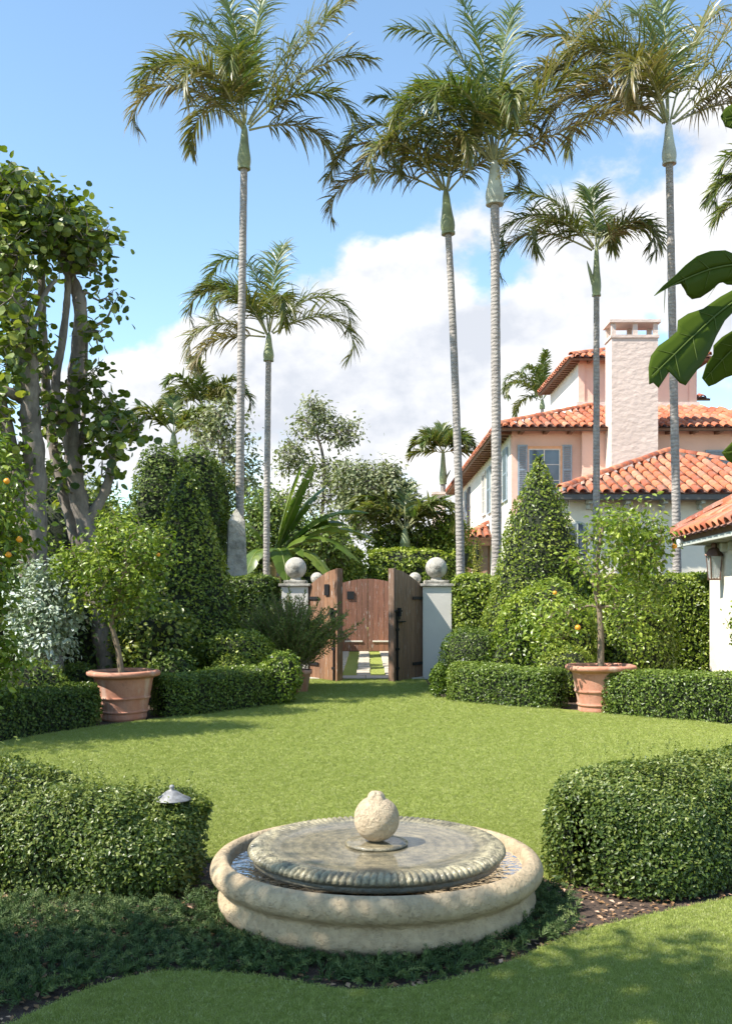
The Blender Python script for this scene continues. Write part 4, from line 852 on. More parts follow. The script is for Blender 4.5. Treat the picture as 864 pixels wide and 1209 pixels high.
# banana plant
def banana(label, base, lv, group=None):
    root = thing('banana_plant', label, 'plant', base); b0 = Vector(base); mb = MB()
    hub = Vector((0, 0, lv[0])); tube(mb, [(0, 0, 0), (.03, 0, hub.z*.5), tuple(hub)], [.17, .13, .09], 10, 12); tube(mb, [(.45, .2, 0), (.3, .1, hub.z*.4), (.12, 0, hub.z*.85)], [.13, .11, .08], 10, 12)
    for _ in range(8):
        a = rng.random()*6.28; tube(mb, [(0, 0, hub.z*.9), (.2*math.cos(a), .2*math.sin(a), hub.z*.75), (.26*math.cos(a), .26*math.sin(a), hub.z*.45)], [.03, .025, .01], 4, 6)
    mb.obj('stem', M['pstem'], root, True)
    for tip, arch, wdt in lv[1]:
        tip = np.array(Vector(tip)-b0); h = np.array(hub); mid = (h+tip)/2+np.array([0, 0, arch]); k = 44; s = np.linspace(0, 1, k)[:, None]
        c = (1-s)**2*h+2*s*(1-s)*mid+s*s*tip; t = unit(np.gradient(c, axis=0)); side = unit(np.cross(t, [0, 0, 1.]+0*t)); mb = MB(); tube(mb, c, np.linspace(.035, .008, k), 5, tone=.95)
        wprof = 1.45*wdt*np.interp(s[:, 0], [0, .12, .2, .5, .85, 1], [0, 0, .75, 1, .7, .05]); tn = rng.uniform(.25, .8)
        for sg in (1, -1):
            i = 5
            while i < k-1:
                j = min(k-1, i+int(rng.integers(2, 6))); sl = []; dr = rng.uniform(.15, .9)
                for q in range(i, j+1):
                    o_ = side[q]*sg*wprof[q]; dn = np.array([0, 0, -1.])*wprof[q]*dr; sl.append([c[q], c[q]+o_*.5-dn*.15, c[q]+o_*.85+dn*.35+t[q]*wprof[q]*.25])
                sl = np.array(sl); m = len(sl); f = []
                for a in range(m-1):
                    for b in range(2): f.append((a*3+b, a*3+b+1, a*3+b+4, a*3+b+3))
                mb.add(sl.reshape(-1, 3), f, 0, np.clip(tn+rng.normal()*.12, 0, 1)); i = j
        mb.obj('leaf', M['banana'], root, True)
Yn = 27.0
banana('banana plant with long tattered leaves between the obelisk and gate', (X(322, Yn), Yn, 0), (2.6, [
    (P(358, 545, Yn), .5, .34), (P(372, 545, Yn-.3), .3, .34), (P(298, 568, Yn), .5, .3), (P(436, 606, Yn), 1.0, .30), (P(425, 665, Yn-.6), 1.35, .30), (P(395, 690, Yn-1), 1.2, .3),
    (P(275, 620, Yn), .8, .3), (P(385, 575, Yn+.5), .6, .32), (P(340, 690, Yn-1.4), 1.2, .28), (P(290, 680, Yn-.8), 1.0, .28), (P(410, 620, Yn+.8), .9, .3), (P(445, 640, Yn+.3), 1.2, .3)]))

# grey green trees behind
BG = 'trees beyond the far gate'
Yt = 35.0
def bgtree(label, px, pts, Y, mat, seed, per=34, ls=.13, cr=.42, base_py=700, bm='grapebark', tone=.5, r=.16):
    cs = []
    for i, (a, b, rx, ry, n_) in enumerate(pts):
        c = P(a, b, Y); k = Y/F; cs.append(crown_pts(c, (rx*k, rx*k*.8, ry*k), n_, seed*10+i, .2))
    cs = np.concatenate(cs); top = max(cs, key=lambda q: q[2]); c0 = cs.mean(0)
    airy_tree(label, 'tree', (X(px, Y), Y, 0), [(X(px, Y), Y, 0), (X(px, Y)+.1, Y, c0[2]*.5), tuple(c0), tuple(c0*.4+top*.6)], (r*.6, r*.25), cs, ls, per, mat, M[bm], 'tree', BG, cr=cr, twig=.022)
bgtree('loose grey green tree standing between the two left palms', 268, [(262, 520, 38, 45, 50), (285, 570, 26, 30, 26), (240, 555, 20, 22, 16)], 33, M['greygreen'], 41, 34, .15, .38)
bgtree('airy pale grey green tree above the banana plant', 372, [(372, 495, 30, 24, 30), (408, 512, 24, 14, 18), (350, 545, 24, 36, 24), (392, 560, 34, 22, 26), (405, 600, 44, 34, 44), (350, 600, 30, 36, 26)], 36, M['greygreen'], 42, 34, .14, .36)
bgtree('dense grey green tree right above the banana leaves', 440, [(440, 588, 44, 28, 56), (415, 556, 24, 12, 14), (478, 606, 26, 20, 26), (455, 560, 16, 12, 8)], 34, M['greygreen'], 43, 55, .15, .40, tone=.3)
bgtree('dark green bushy tree left of the distant roof', 490, [(492, 640, 26, 22, 40), (520, 640, 22, 26, 34), (455, 640, 26, 22, 34)], 33.8, M['grape'], 44, 60, .13, .36)
bgtree('mid green tree behind the banana and the left palms', 320, [(318, 620, 40, 40, 70), (380, 640, 40, 26, 50)], 31.5, M['darkgreen'], 45, 55, .14, .42)
bgtree('low green tree under the distant chimney', 540, [(533, 625, 18, 18, 30), (545, 655, 20, 20, 30)], 33.3, M['ficus'], 46, 55, .11, .3)
for px, top, Y, rx, lb in ((563, 638, 25.5, .36, 'small golden conifer beside the leaning palm trunk'), (549, 652, 27.0, .25, 'slimmer golden conifer left of its bigger twin'), (524, 660, 28, .30, 'low bronze conifer right of the far ball finial')):
    shape_shrub(lb, 'conifer', (X(px, Y), Y), lambda t, r_=rx: r_*(1-t)**.8+.02, .05, 3000, M['gold'], 'conifer', 'small golden conifers behind the right pillar', .03, 4, .08, zr=(.1, H(top, Y)), up=.6)
for px, Y, rx, z1, lb in ((60, 42, 5.5, 5.2, 'broad dark tree mass far behind the sea grapes'), (360, 46, 4.0, 4.2, 'distant low dark trees behind the banana plant'), (505, 60, 3.4, 5.2, 'distant dark tree line left of the far royal palm'), (180, 52, 5.0, 5.0, 'distant dark trees behind the columnar trees')):
    sh(lb, px, Y, rx, .1, z1, .22, 6000, M['darkgreen'], lambda t: ball(.2+t*.8), lump=.5, nf=1.0, depth=.6, tpl=LEAF6, group='distant tree masses')

# ------------------------------------------------------------------ gate, pillars, obelisk
def pillar(cx, cy, label, ballr=.22, hw=.27, h=2.02, group='stone ball pillars of the gates'):
    o = thing('gate_pillar', label, 'pillar', (cx, cy, 0), 0, group)
    boxobj('shaft', (-hw, hw, -hw, hw, 0, h-.16), M['grey'], o, .01)
    mb = MB(); box(mb, -hw-.05, hw+.05, -hw-.05, hw+.05, h-.16, h-.10); c = mb.obj('cap', M['lichen'], o); bev(c, .015)
    mb = MB(); box(mb, -hw+.04, hw-.04, -hw+.04, hw-.04, h-.098, h-.03); c = mb.obj('cap_block', M['lichen'], o); bev(c, .02)
    mb = MB(); lathe(mb, [(.12, -.03), (.10, .01), (.11, .03)], 24, (0, 0, h)); c = mb.obj('collar', M['lichen'], o, True)
    mb = MB(); lathe(mb, [(ballr*math.sin(a)+1e-5, ballr-ballr*math.cos(a)) for a in np.linspace(0, math.pi, 28)], 48, (0, 0, h), fn=rough_fn(.004)); mb.obj('ball_finial', M['lichen'], o, True)
GY = 20.25
pillar(X(349, GY), GY, 'grey gate pillar with stone ball left of the open gate')
pillar(X(515, GY), GY, 'grey gate pillar with stone ball right of the open gate', hw=.29)
pillar(X(374, 30), 30.1, 'far pillar with stone ball seen over the left gate leaf', .19)
pillar(X(490, 30), 30.1, 'far pillar with stone ball seen over the right gate leaf', .19)

def gate_leaf(label, loc, rz, wd, hh, hf, mats, hinge_side=1, group='weathered wooden gate leaves', n=7, front=True, box_=None, end=True, thick=.07):
    """local x from hinge to free edge; hh, hf heights at the hinge and at the free edge"""
    o = thing('wooden_gate', label, 'gate', loc, rz, group); s = hinge_side; f = -1 if front else 1
    top = lambda x: hh+(hf-hh)*math.sin(min(1, max(0, x/wd))*math.pi/2)
    pw = (wd-(.07 if end else 0))/n
    for i in range(n):
        x0 = i*pw+.003; x1 = (i+1)*pw-.003; y0 = -thick/2+random.uniform(-.003, .003); y1 = thick/2; xs = [x0, (x0+x1)/2, x1]; v = []
        for y in (y0, y1):
            for x in xs: v.append((x*s, y, .03))
            for x in xs: v.append((x*s, y, top(x)))
        F_ = [(0, 1, 4, 3), (1, 2, 5, 4), (7, 6, 9, 10), (8, 7, 10, 11)]; mb = MB(); mb.add(v, F_); mb.add(v, [(6, 0, 3, 9), (2, 8, 11, 5), (3, 4, 10, 9), (4, 5, 11, 10), (1, 0, 6, 7), (2, 1, 7, 8)])
        mb.obj('plank', mats[i % len(mats)], o)
    if end: boxobj('stile', tuple(sorted((s*(wd-.066), s*wd)))+(-thick/2-.03, thick/2+.03, .025, hf+.008), mats[0], o, .006)
    yf = thick/2+.012 if not front else -thick/2-.012
    def iron(name, x0, x1, z0, z1, d=.02):
        a, b = sorted((x0*s, x1*s)); ya, yb = sorted((yf, yf+f*d)); return boxobj(name, (a, b, ya, yb, z0, z1), M['iron'], o, .004)
    return o, iron
# left leaf, swung towards the lawn: hinge at the left pillar
lw = 1.13
gl, ironL = gate_leaf('sunlit wooden gate leaf hinged on the left pillar, swung open', (X(365, GY)+.02, GY-.16, 0), R(-56), lw, 1.86, 2.19, [M['wood']])
gr, ironR = gate_leaf('shaded wooden gate leaf hinged on the right pillar, swung open', (X(498, GY)-.02, GY-.16, 0), R(56), lw, 1.86, 2.19, [M['wood2']], -1)
for iron, g in ((ironL, gl), (ironR, gr)):
    iron('strap_hinge', .0, .42, 1.60, 1.66); iron('strap_hinge', .0, .42, .30, .36)
    iron('drop_bolt', .985, 1.015, .02, 1.28, .03); iron('bolt_bracket', .95, 1.05, .25, .30, .035); iron('bolt_bracket', .95, 1.05, .62, .67, .035); iron('bolt_bracket', .95, 1.05, 1.0, 1.05, .035)
    iron('latch_plate', .90, 1.04, 1.22, 1.38, .02); iron('latch_handle', .94, .98, 1.28, 1.44, .07); iron('latch_bar', .86, 1.12, 1.36, 1.40, .04)
ironL('grille', .66, .82, 1.68, 1.90, .02)
ironR('bolt_handle', .74, 1.0, 1.16, 1.185, .05)
# far closed gate
for s, lb in ((1, 'left leaf of the closed far gate with black grille'), (-1, 'right leaf of the closed far gate')):
    g, iron = gate_leaf(lb, (-1.30*s+.05, 30, 0), 0, 1.295, 1.88, 2.20, [M['wood3']], s, n=8, end=False)
    iron('strap_hinge', .0, .35, 1.55, 1.62); mb = MB(); a, b = sorted((s*.62, s*1.15)); boxobj('lower_rail', (a, b, -.065, -.037, .30, .345), M['winwood'], g, .004)
    if s == 1: iron('grille', .68, .90, 1.58, 1.82)
# corridor walls between the pillars
for s, lb in ((-1, 'low rendered wall running back from the left pillar'), (1, 'low rendered wall running back from the right pillar')):
    o = boxobj('corridor_wall', (min(s*1.75, s*1.55), max(s*1.75, s*1.55), GY+.35, 29.7, 0, 1.7), M['grey']); tag(o, lb, 'wall', 'walls of the passage between the gates')
Yk = 21.2
ob = thing('obelisk', 'tall weathered stone obelisk behind the tallest left palm', 'obelisk', (X(279, Yk), Yk, 0), R(12))
hk = H(600, Yk); mb = MB(); a, b = .28, .17
v = [(-a, -a, .5), (a, -a, .5), (a, a, .5), (-a, a, .5), (-b, -b, hk-.28), (b, -b, hk-.28), (b, b, hk-.28), (-b, b, hk-.28), (0, 0, hk)]
mb.add(v, [(0, 1, 5, 4), (1, 2, 6, 5), (2, 3, 7, 6), (3, 0, 4, 7)]); mb.add(v, [(4, 5, 8), (5, 6, 8), (6, 7, 8), (7, 4, 8)]); bev(mb.obj('needle', M['obelisk'], ob), .01)
bev(box(MB(), -.38, .38, -.38, .38, 0, .498).obj('plinth', M['obelisk'], ob), .02)

# ------------------------------------------------------------------ houses
def tile_mesh(r0, r1, L, name='roof_tile'):
    mb = MB(); k = 7; th = np.linspace(0, math.pi, k); rows = []
    for (r, y, zo) in ((r0*.82, 0, 0), (r0, 0, 0), (r0*.98, L*.5, -.004), (r1, L, -.012)):
        rows.append(np.stack([r*np.cos(th), np.full(k, y), zo+r*np.sin(th)*.92], -1))
    v = np.concatenate(rows); f = [(a*k+b, a*k+b+1, (a+1)*k+b+1, (a+1)*k+b) for a in range(3) for b in range(k-1)]; mb.add(v, f)
    return mb.mesh(name, M['tile'], True)
TILE = {}
def tile_for(pitch, ex):
    key = (round(pitch, 3), round(ex, 3))
    if key not in TILE: TILE[key] = tile_mesh(pitch*.36, pitch*.27, ex*1.14)
    return TILE[key]
def place_tile(me, parent, p, u, v, n, name='roof_tile', rough=.012):
    o = link(name, me, parent); m = Matrix((u, v, n)).transposed().to_4x4()
    m = Matrix.Translation(p+n*random.uniform(0, rough)) @ m @ Matrix.Rotation(random.gauss(0, .018), 4, 'Z') @ Matrix.Rotation(random.gauss(0, .012)+.03, 4, 'X')
    o.matrix_local = m; return o
def facet(house, label, O, u, v, W, tmax, pitch=.31, ex=.55, thick=.14, tiles=True, fascia=True, gap=.035, maxrows=99):
    """O eave start, u along the eave, v up the slope; tmax(s) slope length at s"""
    O = Vector(O); u = Vector(u).normalized(); v = Vector(v).normalized(); n = u.cross(v)
    if n.z < 0: n = -n
    ns = 60; S = np.linspace(0, W, ns); T_ = np.array([max(.001, tmax(s)) for s in S]); mb = MB()
    def pt(s, t, off): return tuple(O+u*float(s)+v*float(t)+n*off)
    lid = [pt(s, 0, -.05) for s in S]+[pt(s, t, -.05) for s, t in zip(S, T_)]; low = [pt(s, 0, -thick) for s in S]+[pt(s, t, -thick) for s, t in zip(S, T_)]
    q = [(i, i+1, ns+i+1, ns+i) for i in range(ns-1)]; mb.add(lid, q); mb.add(low, q)
    mb.add([pt(s, 0, -.05) for s in S]+[pt(s, 0, -thick) for s in S], q)
    roof = mb.obj('roof', M['brown'], house)
    if label: roof['label'] = label
    pm = MB(); nc = int(W/pitch)
    for c in range(nc+1):
        s0 = c*pitch; k = 5; A = []; 
        for j in range(k):
            f_ = j/(k-1); s = s0-pitch/2+pitch*f_; s = min(max(s, 0), W); off = -.045+.045*(2*f_-1)**2*1.0; tm = max(.0, tmax(s)); A.append((pt(s, -.05, off), pt(s, tm, off)))
        vv = [a[0] for a in A]+[a[1] for a in A]; pm.add(vv, [(j, j+1, k+j+1, k+j) for j in range(k-1)])
    pm.obj('pan_tiles', M['pan'], roof, True, kind='stuff')
    if tiles:
        me = tile_for(pitch, ex)
        for c in range(nc+1):
            s = c*pitch+pitch*.0; t = -.07; r_ = 0
            while t+ex*.45 < tmax(min(max(s, 0.001), W-.001)) and r_ < maxrows:
                place_tile(me, roof, O+u*s+v*t+n*.004, u, v, n); t += ex; r_ += 1
    return roof
def ridge_line(roof, a, b, r=.12, L=.45):
    a = Vector(a); b = Vector(b); d = (b-a); n_ = int(d.length/(L*.86)); v = d.normalized(); u = v.cross(Vector((0, 0, 1))).normalized(); n = u.cross(v)
    if 'ridge' not in TILE: TILE['ridge'] = tile_mesh(.125, .10, .52, 'ridge_tile')
    for i in range(n_): place_tile(TILE['ridge'], roof, a+v*(i*L*.86)+n*.02, u, v, n, 'ridge_tile', .015)

def window(house, o, u, wd, ht, depth=.1, trim=None, cols=2, rows=3, arch=False):
    """o = bottom centre on the wall surface, u = direction along the wall; outward normal = u x z"""
    o = Vector(o); u = Vector(u).normalized(); z = Vector((0, 0, 1)); n = u.cross(z)
    Mx = Matrix((u, z, n)).transposed().to_4x4(); Mx.translation = o
    def bx(mb, a, b, c, d, e, f): box(mb, a, b, c, d, e, f, M=Mx)
    h = wd/2; mb = MB(); t_ = .09
    bx(mb, -h-t_, -h, -t_, ht+t_, .004, .055); bx(mb, h, h+t_, -t_, ht+t_, .0045, .055); bx(mb, -h, h, ht, ht+t_, .005, .05); bx(mb, -h, h, -t_, 0, .0055, .07)
    fr = mb.obj('window', M[trim or 'winwood'], house)
    mb = MB(); f2 = .045
    bx(mb, -h, -h+f2, 0, ht, .006, .034); bx(mb, h-f2, h, 0, ht, .0065, .034); bx(mb, -h+f2, h-f2, ht-f2, ht, .007, .033); bx(mb, -h+f2, h-f2, 0, f2, .0075, .033)
    for i in range(1, cols): x = -h+wd*i/cols; bx(mb, x-.02, x+.02, f2, ht-f2, .008, .030)
    for i in range(1, rows): y = ht*i/rows; bx(mb, -h+f2, h-f2, y-.013, y+.013, .009, .027)
    mb.obj('muntins', M['winwood'], fr)
    mb = MB(); bx(mb, -h+.01, h-.01, .01, ht-.01, .002, .012); mb.obj('pane', M['glass'], fr)
    return fr
def shutter(house, o, u, wd, ht, mat='shutter', out=.05):
    o = Vector(o); u = Vector(u).normalized(); z = Vector((0, 0, 1)); n = u.cross(z); Mx = Matrix((u, z, n)).transposed().to_4x4(); Mx.translation = o; h = wd/2; mb = MB(); t_ = .05
    for a, b, c, d, e, f in ((-h, -h+t_, 0, ht, .02, out+.02), (h-t_, h, 0, ht, .0205, out+.02), (-h+t_, h-t_, ht-t_, ht, .021, out+.018), (-h+t_, h-t_, 0, t_, .0215, out+.018), (-h+t_, h-t_, ht*.5, ht*.5+t_, .022, out+.018)): box(mb, a, b, c, d, e, f, M=Mx)
    s_ = mb.obj('shutter', M[mat], house); mb = MB(); k = int(ht/.065)
    for i in range(k):
        y = .03+i*(ht-.06)/k; R_ = Mx @ Matrix.Translation((0, y, .045)) @ Matrix.Rotation(.6, 4, 'X'); box(mb, -h+t_*.8, h-t_*.8, 0, .055, -.006, .006, M=R_)
    mb.obj('louvres', M[mat], s_); return s_

# --- main pink and white house
HX, HY = 5.05, 34.7
mh = thing('main_house', 'two storey pink and white stucco house with red barrel tile roofs and tower', 'house', (HX, HY, 0))
L_ = lambda x, y, z: (x-HX, y-HY, z)
def hb(name, x0, x1, y0, y1, z0, z1, mat, parent=mh, bevel=0, label=None):
    o = boxobj(name, (x0-HX, x1-HX, y0-HY, y1-HY, z0, z1), M[mat], parent, bevel)
    if label: o['label'] = label
    return o
EH = 7.47
hb('wall', 5.06, 16.5, 34.7, 35.0, 0, EH+.12, 'pink', label='pink front wall')
hb('wall', 5.05, 5.35, 35.003, 55.5, 0, EH+.18, 'white', label='sunlit white side wall')
hb('wall', 16.2, 16.5, 35.003, 55.5, 0, EH+.15, 'pink'); hb('wall', 5.36, 16.19, 55.2, 55.5, 0, EH+.15, 'white')
hb('pilaster', 7.44, 8.42, 34.42, 34.698, 0, EH+.04, 'pink')
sl = math.atan2(1.53, 4.5); cs, sn_ = math.cos(sl), math.sin(sl)
k_ = 1/cs
front = facet(mh, 'red tiled front slope of the main roof', L_(4.45, 34.05, EH), (1, 0, 0), (0, cs, sn_), 12.0, lambda s: min(4.75, s*k_, (12.6-s)*k_), .30, .60)
side = facet(mh, 'red tiled left slope seen edge on', L_(4.45, 55.9, EH), (0, -1, 0), (cs, 0, sn_), 21.85, lambda s: min(4.75, s*k_, (21.85-s)*k_), .32, .60, maxrows=1)
ridge_line(front, L_(4.5, 34.1, EH+.06), L_(4.45+4.4, 34.05+4.4, EH+1.56))
hb('fascia', 4.47, 16.5, 34.12, 34.17, EH-.14, EH-.03, 'fascia')
for i in range(14): hb('rafter_tail', 5.28+i*.85, 5.42+i*.85, 34.15, 34.698, EH-.17, EH-.02, 'brown')
for i in range(34): hb('rafter_tail', 4.50, 5.048, 34.75+i*.62, 34.93+i*.62, EH-.16, EH-.015, 'brown')
# fall of the roof behind (keeps the sun out of the attic)
hb('roof_core', 6.5, 15.5, 38.2, 54, EH, 8.7, 'brown')
# chimney
ch = hb('chimney', 8.24, 9.80, 33.55, 34.41, 0, 10.36, 'chim', label='broad rough stucco chimney')
hb('chimney_ledge', 8.20, 9.84, 33.51, 34.45, 10.362, 10.46, 'chim', ch)
for x in (8.24, 8.97, 9.65):
    for y in (33.55, 34.28): hb('post', x, x+.15, y, y+.13, 10.461, 10.86, 'chim', ch)
hb('chimney_slab', 8.16, 9.88, 33.47, 34.49, 10.861, 10.97, 'chim', ch, .01)
# tower
hb('wall', 8.2, 12.72, 38.55, 44.4, 7.5, 10.95, 'pink', label='pink and white third storey')
hb('tower_side', 8.188, 8.197, 38.56, 44.39, 8.6, 10.9, 'white'); hb('pilaster', 8.18, 8.42, 38.50, 38.548, 9.0, 10.9, 'pink'); hb('pilaster', 12.45, 12.74, 38.50, 38.548, 9.0, 10.9, 'pink')
hb('curb', 8.1, 12.82, 38.40, 38.545, 8.95, 9.16, 'chim')
TW = 13.17-7.74; tt = facet(mh, 'tiled front slope of the tower roof', L_(7.74, 38.0, 10.8), (1, 0, 0), (0, cs, sn_), TW, lambda s: min(2.75*k_, s*k_, (TW-s)*k_), .30, .60)
ts = facet(mh, 'tiled left slope of the tower roof', L_(7.74, 44.9, 10.8), (0, -1, 0), (cs, 0, sn_), 6.9, lambda s: min(2.7*k_, s*k_, (6.9-s)*k_), .32, .6, maxrows=1)
tr_ = facet(mh, 'tiled right slope of the tower roof', L_(13.17, 38.0, 10.8), (0, 1, 0), (-cs, 0, sn_), 6.9, lambda s: min(2.7*k_, s*k_, (6.9-s)*k_), .32, .6, maxrows=1)
ridge_line(tt, L_(7.8, 38.05, 10.86), L_(10.45, 40.7, 11.78)); ridge_line(tt, L_(13.1, 38.05, 10.86), L_(10.45, 40.7, 11.78))
for i in range(17): hb('rafter_tail', 7.79, 8.186, 38.3+i*.38, 38.44+i*.38, 10.66, 10.79, 'brown')
for i in range(6): hb('rafter_tail', 8.5+i*.8, 8.62+i*.8, 38.1, 38.498, 10.66, 10.78, 'brown')
hb('rear_wall', 12.95, 13.9, 42.0, 45, 8, 10.0, 'pink'); facet(mh, 'small tiled rear roof right of the tower', L_(12.8, 41.5, 9.95), (1, 0, 0), (0, cs, sn_), 1.5, lambda s: min(1.2, (1.5-s)*2), .30, .6)
# windows of the front
U = (1, 0, 0)
window(mh, L_(X(642, 34.7), 34.69, 5.15), U, 1.12, 1.65, trim='peach', cols=2, rows=3)
for px in (616.5, 669): shutter(mh, L_(X(px, 34.7), 34.69, 5.15), U, .33, 1.78)
for px, wd in ((785, .5), (818, .9)): window(mh, L_(X(px, 34.7), 34.69, 5.3), U, wd, 1.1, trim='peach', cols=3 if wd > .6 else 1, rows=2)
shutter(mh, L_(X(846, 34.7), 34.69, 5.3), U, .8, 1.45)
# windows and shutters of the side
V_ = (0, -1, 0)
for y, b, t_, m_ in ((36.0, 5.1, 7.0, 'shutter'), (38.3, 5.1, 7.0, 'shutter'), (40.8, 5.05, 6.95, 'shutter'), (48.8, 5.1, 7.0, 'shutdark'), (50.4, 5.0, 7.0, 'shutter')): shutter(mh, L_(5.045, y, b), V_, .95, t_-b, m_)
for y in (37.15, 42.7, 49.55): window(mh, L_(5.045, y, 5.2), V_, 1.0, 1.7)
window(mh, L_(5.045, 38.7, 1.0), V_, .9, 1.6)
for y in (36.8, 38.2): shutter(mh, L_(5.045, 38.0+(y-37.5)*.9-.6, 1.2), V_, .4, 1.5)
# porch roof on the side wall
ps = math.atan2(.62, 1.1)
po = facet(mh, 'small tiled porch roof on the white side wall', L_(3.95, 40.0, 4.08), (1, 0, 0), (0, math.cos(.45), math.sin(.45)), 1.1, lambda s: min(s*1.1+.02, 1.2), .30, .40)
pp2 = facet(mh, 'left slope of the porch roof', L_(3.95, 47.0, 4.08), (0, -1, 0), (math.cos(.45), 0, math.sin(.45)), 7.0, lambda s: min(1.2, (7.0-s)*1.1), .34, .5, maxrows=2)
ridge_line(po, L_(3.98, 40.02, 4.14), L_(5.03, 41.05, 4.66)); hb('porch_back', 4.95, 5.048, 40.6, 46.5, 0, 4.1, 'brown')
for y in (40.3, 46.2): hb('porch_post', 4.05, 4.25, y, y+.2, 0, 4.0, 'brown')
hb('porch_beam', 4.05, 5.04, 40.1, 40.28, 3.72, 3.98, 'brown')

# --- cream single storey wing
WX, WY = 5.62, 27.6
wg = thing('house_wing', 'cream single storey wing with a low hipped red tile roof', 'house', (WX, WY, 0))
def wb(name, x0, x1, y0, y1, z0, z1, mat, parent=wg, bevel=0): return boxobj(name, (x0-WX, x1-WX, y0-WY, y1-WY, z0, z1), M[mat], parent, bevel)
WE = 4.50
wb('wall', 5.62, 15.0, 27.6, 27.9, 0, WE+.12, 'cream'); wb('wall', 5.61, 5.9, 27.903, 33.2, 0, WE+.12, 'cream'); wb('wall', 14.7, 15.0, 27.903, 33.2, 0, WE+.1, 'cream')
LW = lambda x, y, z: (x-WX, y-WY, z)
sw = math.atan2(1.53, 4.0); cw, sw_ = math.cos(sw), math.sin(sw); kw = 1/cw; WW = 8.7
wf = facet(wg, 'sunlit barrel tiles of the front slope', LW(5.22, 27.0, WE), (1, 0, 0), (0, cw, sw_), WW, lambda s: min(4.35*kw, s*kw, (WW-s)*kw), .315, .52)
wl = facet(wg, 'left slope of the wing roof', LW(5.22, 35.2, WE), (0, -1, 0), (cw, 0, sw_), 8.2, lambda s: min(4.35*kw, (8.2-s)*kw), .32, .52, tiles=False)
facet(wg, 'right slope of the wing roof', LW(13.92, 27.0, WE), (0, 1, 0), (-cw, 0, sw_), 8.2, lambda s: min(4.35*kw, s*kw), .32, .52, tiles=False)
ridge_line(wf, LW(5.25, 27.03, WE+.07), LW(9.5, 31.3, WE+1.72)); ridge_line(wf, LW(13.9, 27.03, WE+.07), LW(9.55, 31.35, WE+1.72))
wb('gutter', 5.2, 14, 27.0, 27.09, WE-.22, WE-.06, 'fascia', bevel=.02)
for i in range(9):
    b_ = wb('eave_bracket', 6.05+i*1.02, 6.17+i*1.02, 27.15, 27.598, WE-.30, WE-.16, 'bracket'); wb('bracket_scroll', 6.06+i*1.02, 6.16+i*1.02, 27.38, 27.597, WE-.44, WE-.302, 'bracket', b_, .03)
for i in range(4): wb('eave_bracket', 5.28, 5.608, 27.7+i*.8, 27.82+i*.8, WE-.28, WE-.16, 'bracket')
window(wg, LW(X(753, 27.6), 27.59, 1.55), U, 1.15, 1.45, cols=2, rows=3)
# arched window
mb = MB(); ax = X(681, 27.6)-WX; seg = [(ax-.27, 2.2), (ax+.27, 2.2)]+[(ax+.27*math.cos(a), 3.42+.27*math.sin(a)) for a in np.linspace(0, math.pi, 12)]
def poly_prism(mb, pts, y0, y1):
    n = len(pts); v = [(x, y0, z) for x, z in pts]+[(x, y1, z) for x, z in pts]; mb.add(v, [tuple(range(n))]); mb.add(v, [(i, (i+1) % n, n+(i+1) % n, n+i) for i in range(n)])
poly_prism(mb, [(ax+(x-ax)*1.25, 3.0+(z-3.0)*1.08) for x, z in seg], -.045, -.002); aw = mb.obj('arched_window', M['bracket'], wg)
mb = MB(); poly_prism(mb, seg, -.055, -.047); mb.obj('pane', M['glass'], aw); mb = MB(); box(mb, ax-.015, ax+.015, -.075, -.057, 2.2, 3.68); box(mb, ax-.26, ax+.26, -.073, -.058, 2.85, 2.88); mb.obj('muntins', M['bracket'], aw)

# --- near garden building at the right edge
GBr = R(-4.6); gb = thing('garden_building', 'cream garden building with scalloped tile eave at the right edge', 'house', (5.78, 18.9, 0), GBr)
GE = 2.78; g33 = R(31); cg, sg = math.cos(g33), math.sin(g33)
boxobj('wall', (.50, .9, -9.0, -.78, 0, GE+.28), M['cream'], gb); boxobj('wall', (.9+.003, 4.5, -1.06, -.78, 0, GE+.28), M['cream'], gb)
gf = facet(gb, 'left slope of red barrel tiles', (0, -8.0, GE), (0, 1, 0), (cg, 0, sg), 8.0, lambda s: min(2.4/cg, (8.0-s)/cg), .36, .42)
gbk = facet(gb, 'far slope of red barrel tiles', (0, 0, GE), (1, 0, 0), (0, -cg, sg), 4.8, lambda s: min(2.4/cg, s/cg, (4.8-s)/cg), .36, .42)
ridge_line(gf, (.03, -.03, GE+.07), (2.35, -2.35, GE+1.47))
boxobj('fascia', (.05, .12, -8.0, -.05, GE-.20, GE-.13), M['bracket'], gb)
for i in range(14):
    b_ = boxobj('eave_bracket', (.13, .618, -.95-i*.5, -.85-i*.5, GE-.20, GE+.0), M['bracket'], gb); 
    boxobj('bracket_scroll', (.38, .616, -.94-i*.5, -.86-i*.5, GE-.36, GE-.202), M['bracket'], b_, .03)
ln = thing('wall_lantern', 'copper hanging lantern on the cream wall at the right edge', 'lantern', (X(843, 17.2), 17.2, H(685, 17.2)))
for a in range(4):
    x, y = ((-1, -1), (1, -1), (1, 1), (-1, 1))[a]; x2, y2 = ((1, -1), (1, 1), (-1, 1), (-1, -1))[a]; mb = MB(); tube(mb, [(x*.075, y*.075, .03), (x*.10, y*.10, .42)], .012, 4); mb.obj('corner_post', M['copper'], ln)
    mb = MB(); mb.add([(x*.072, y*.072, .04), (x2*.072, y2*.072, .04), (x2*.096, y2*.096, .41), (x*.096, y*.096, .41)], [(0, 1, 2, 3)]); mb.obj('glass_pane', M['lglass'], ln)
mb = MB(); box(mb, -.09, .09, -.09, .09, 0, .03); lathe(mb, [(.165, .415), (.165, .43), (.09, .54), (.05, .56), (.05, .62), (.02, .66), (.001, .67)], 4); mb.obj('roof_cap', M['copper'], ln)
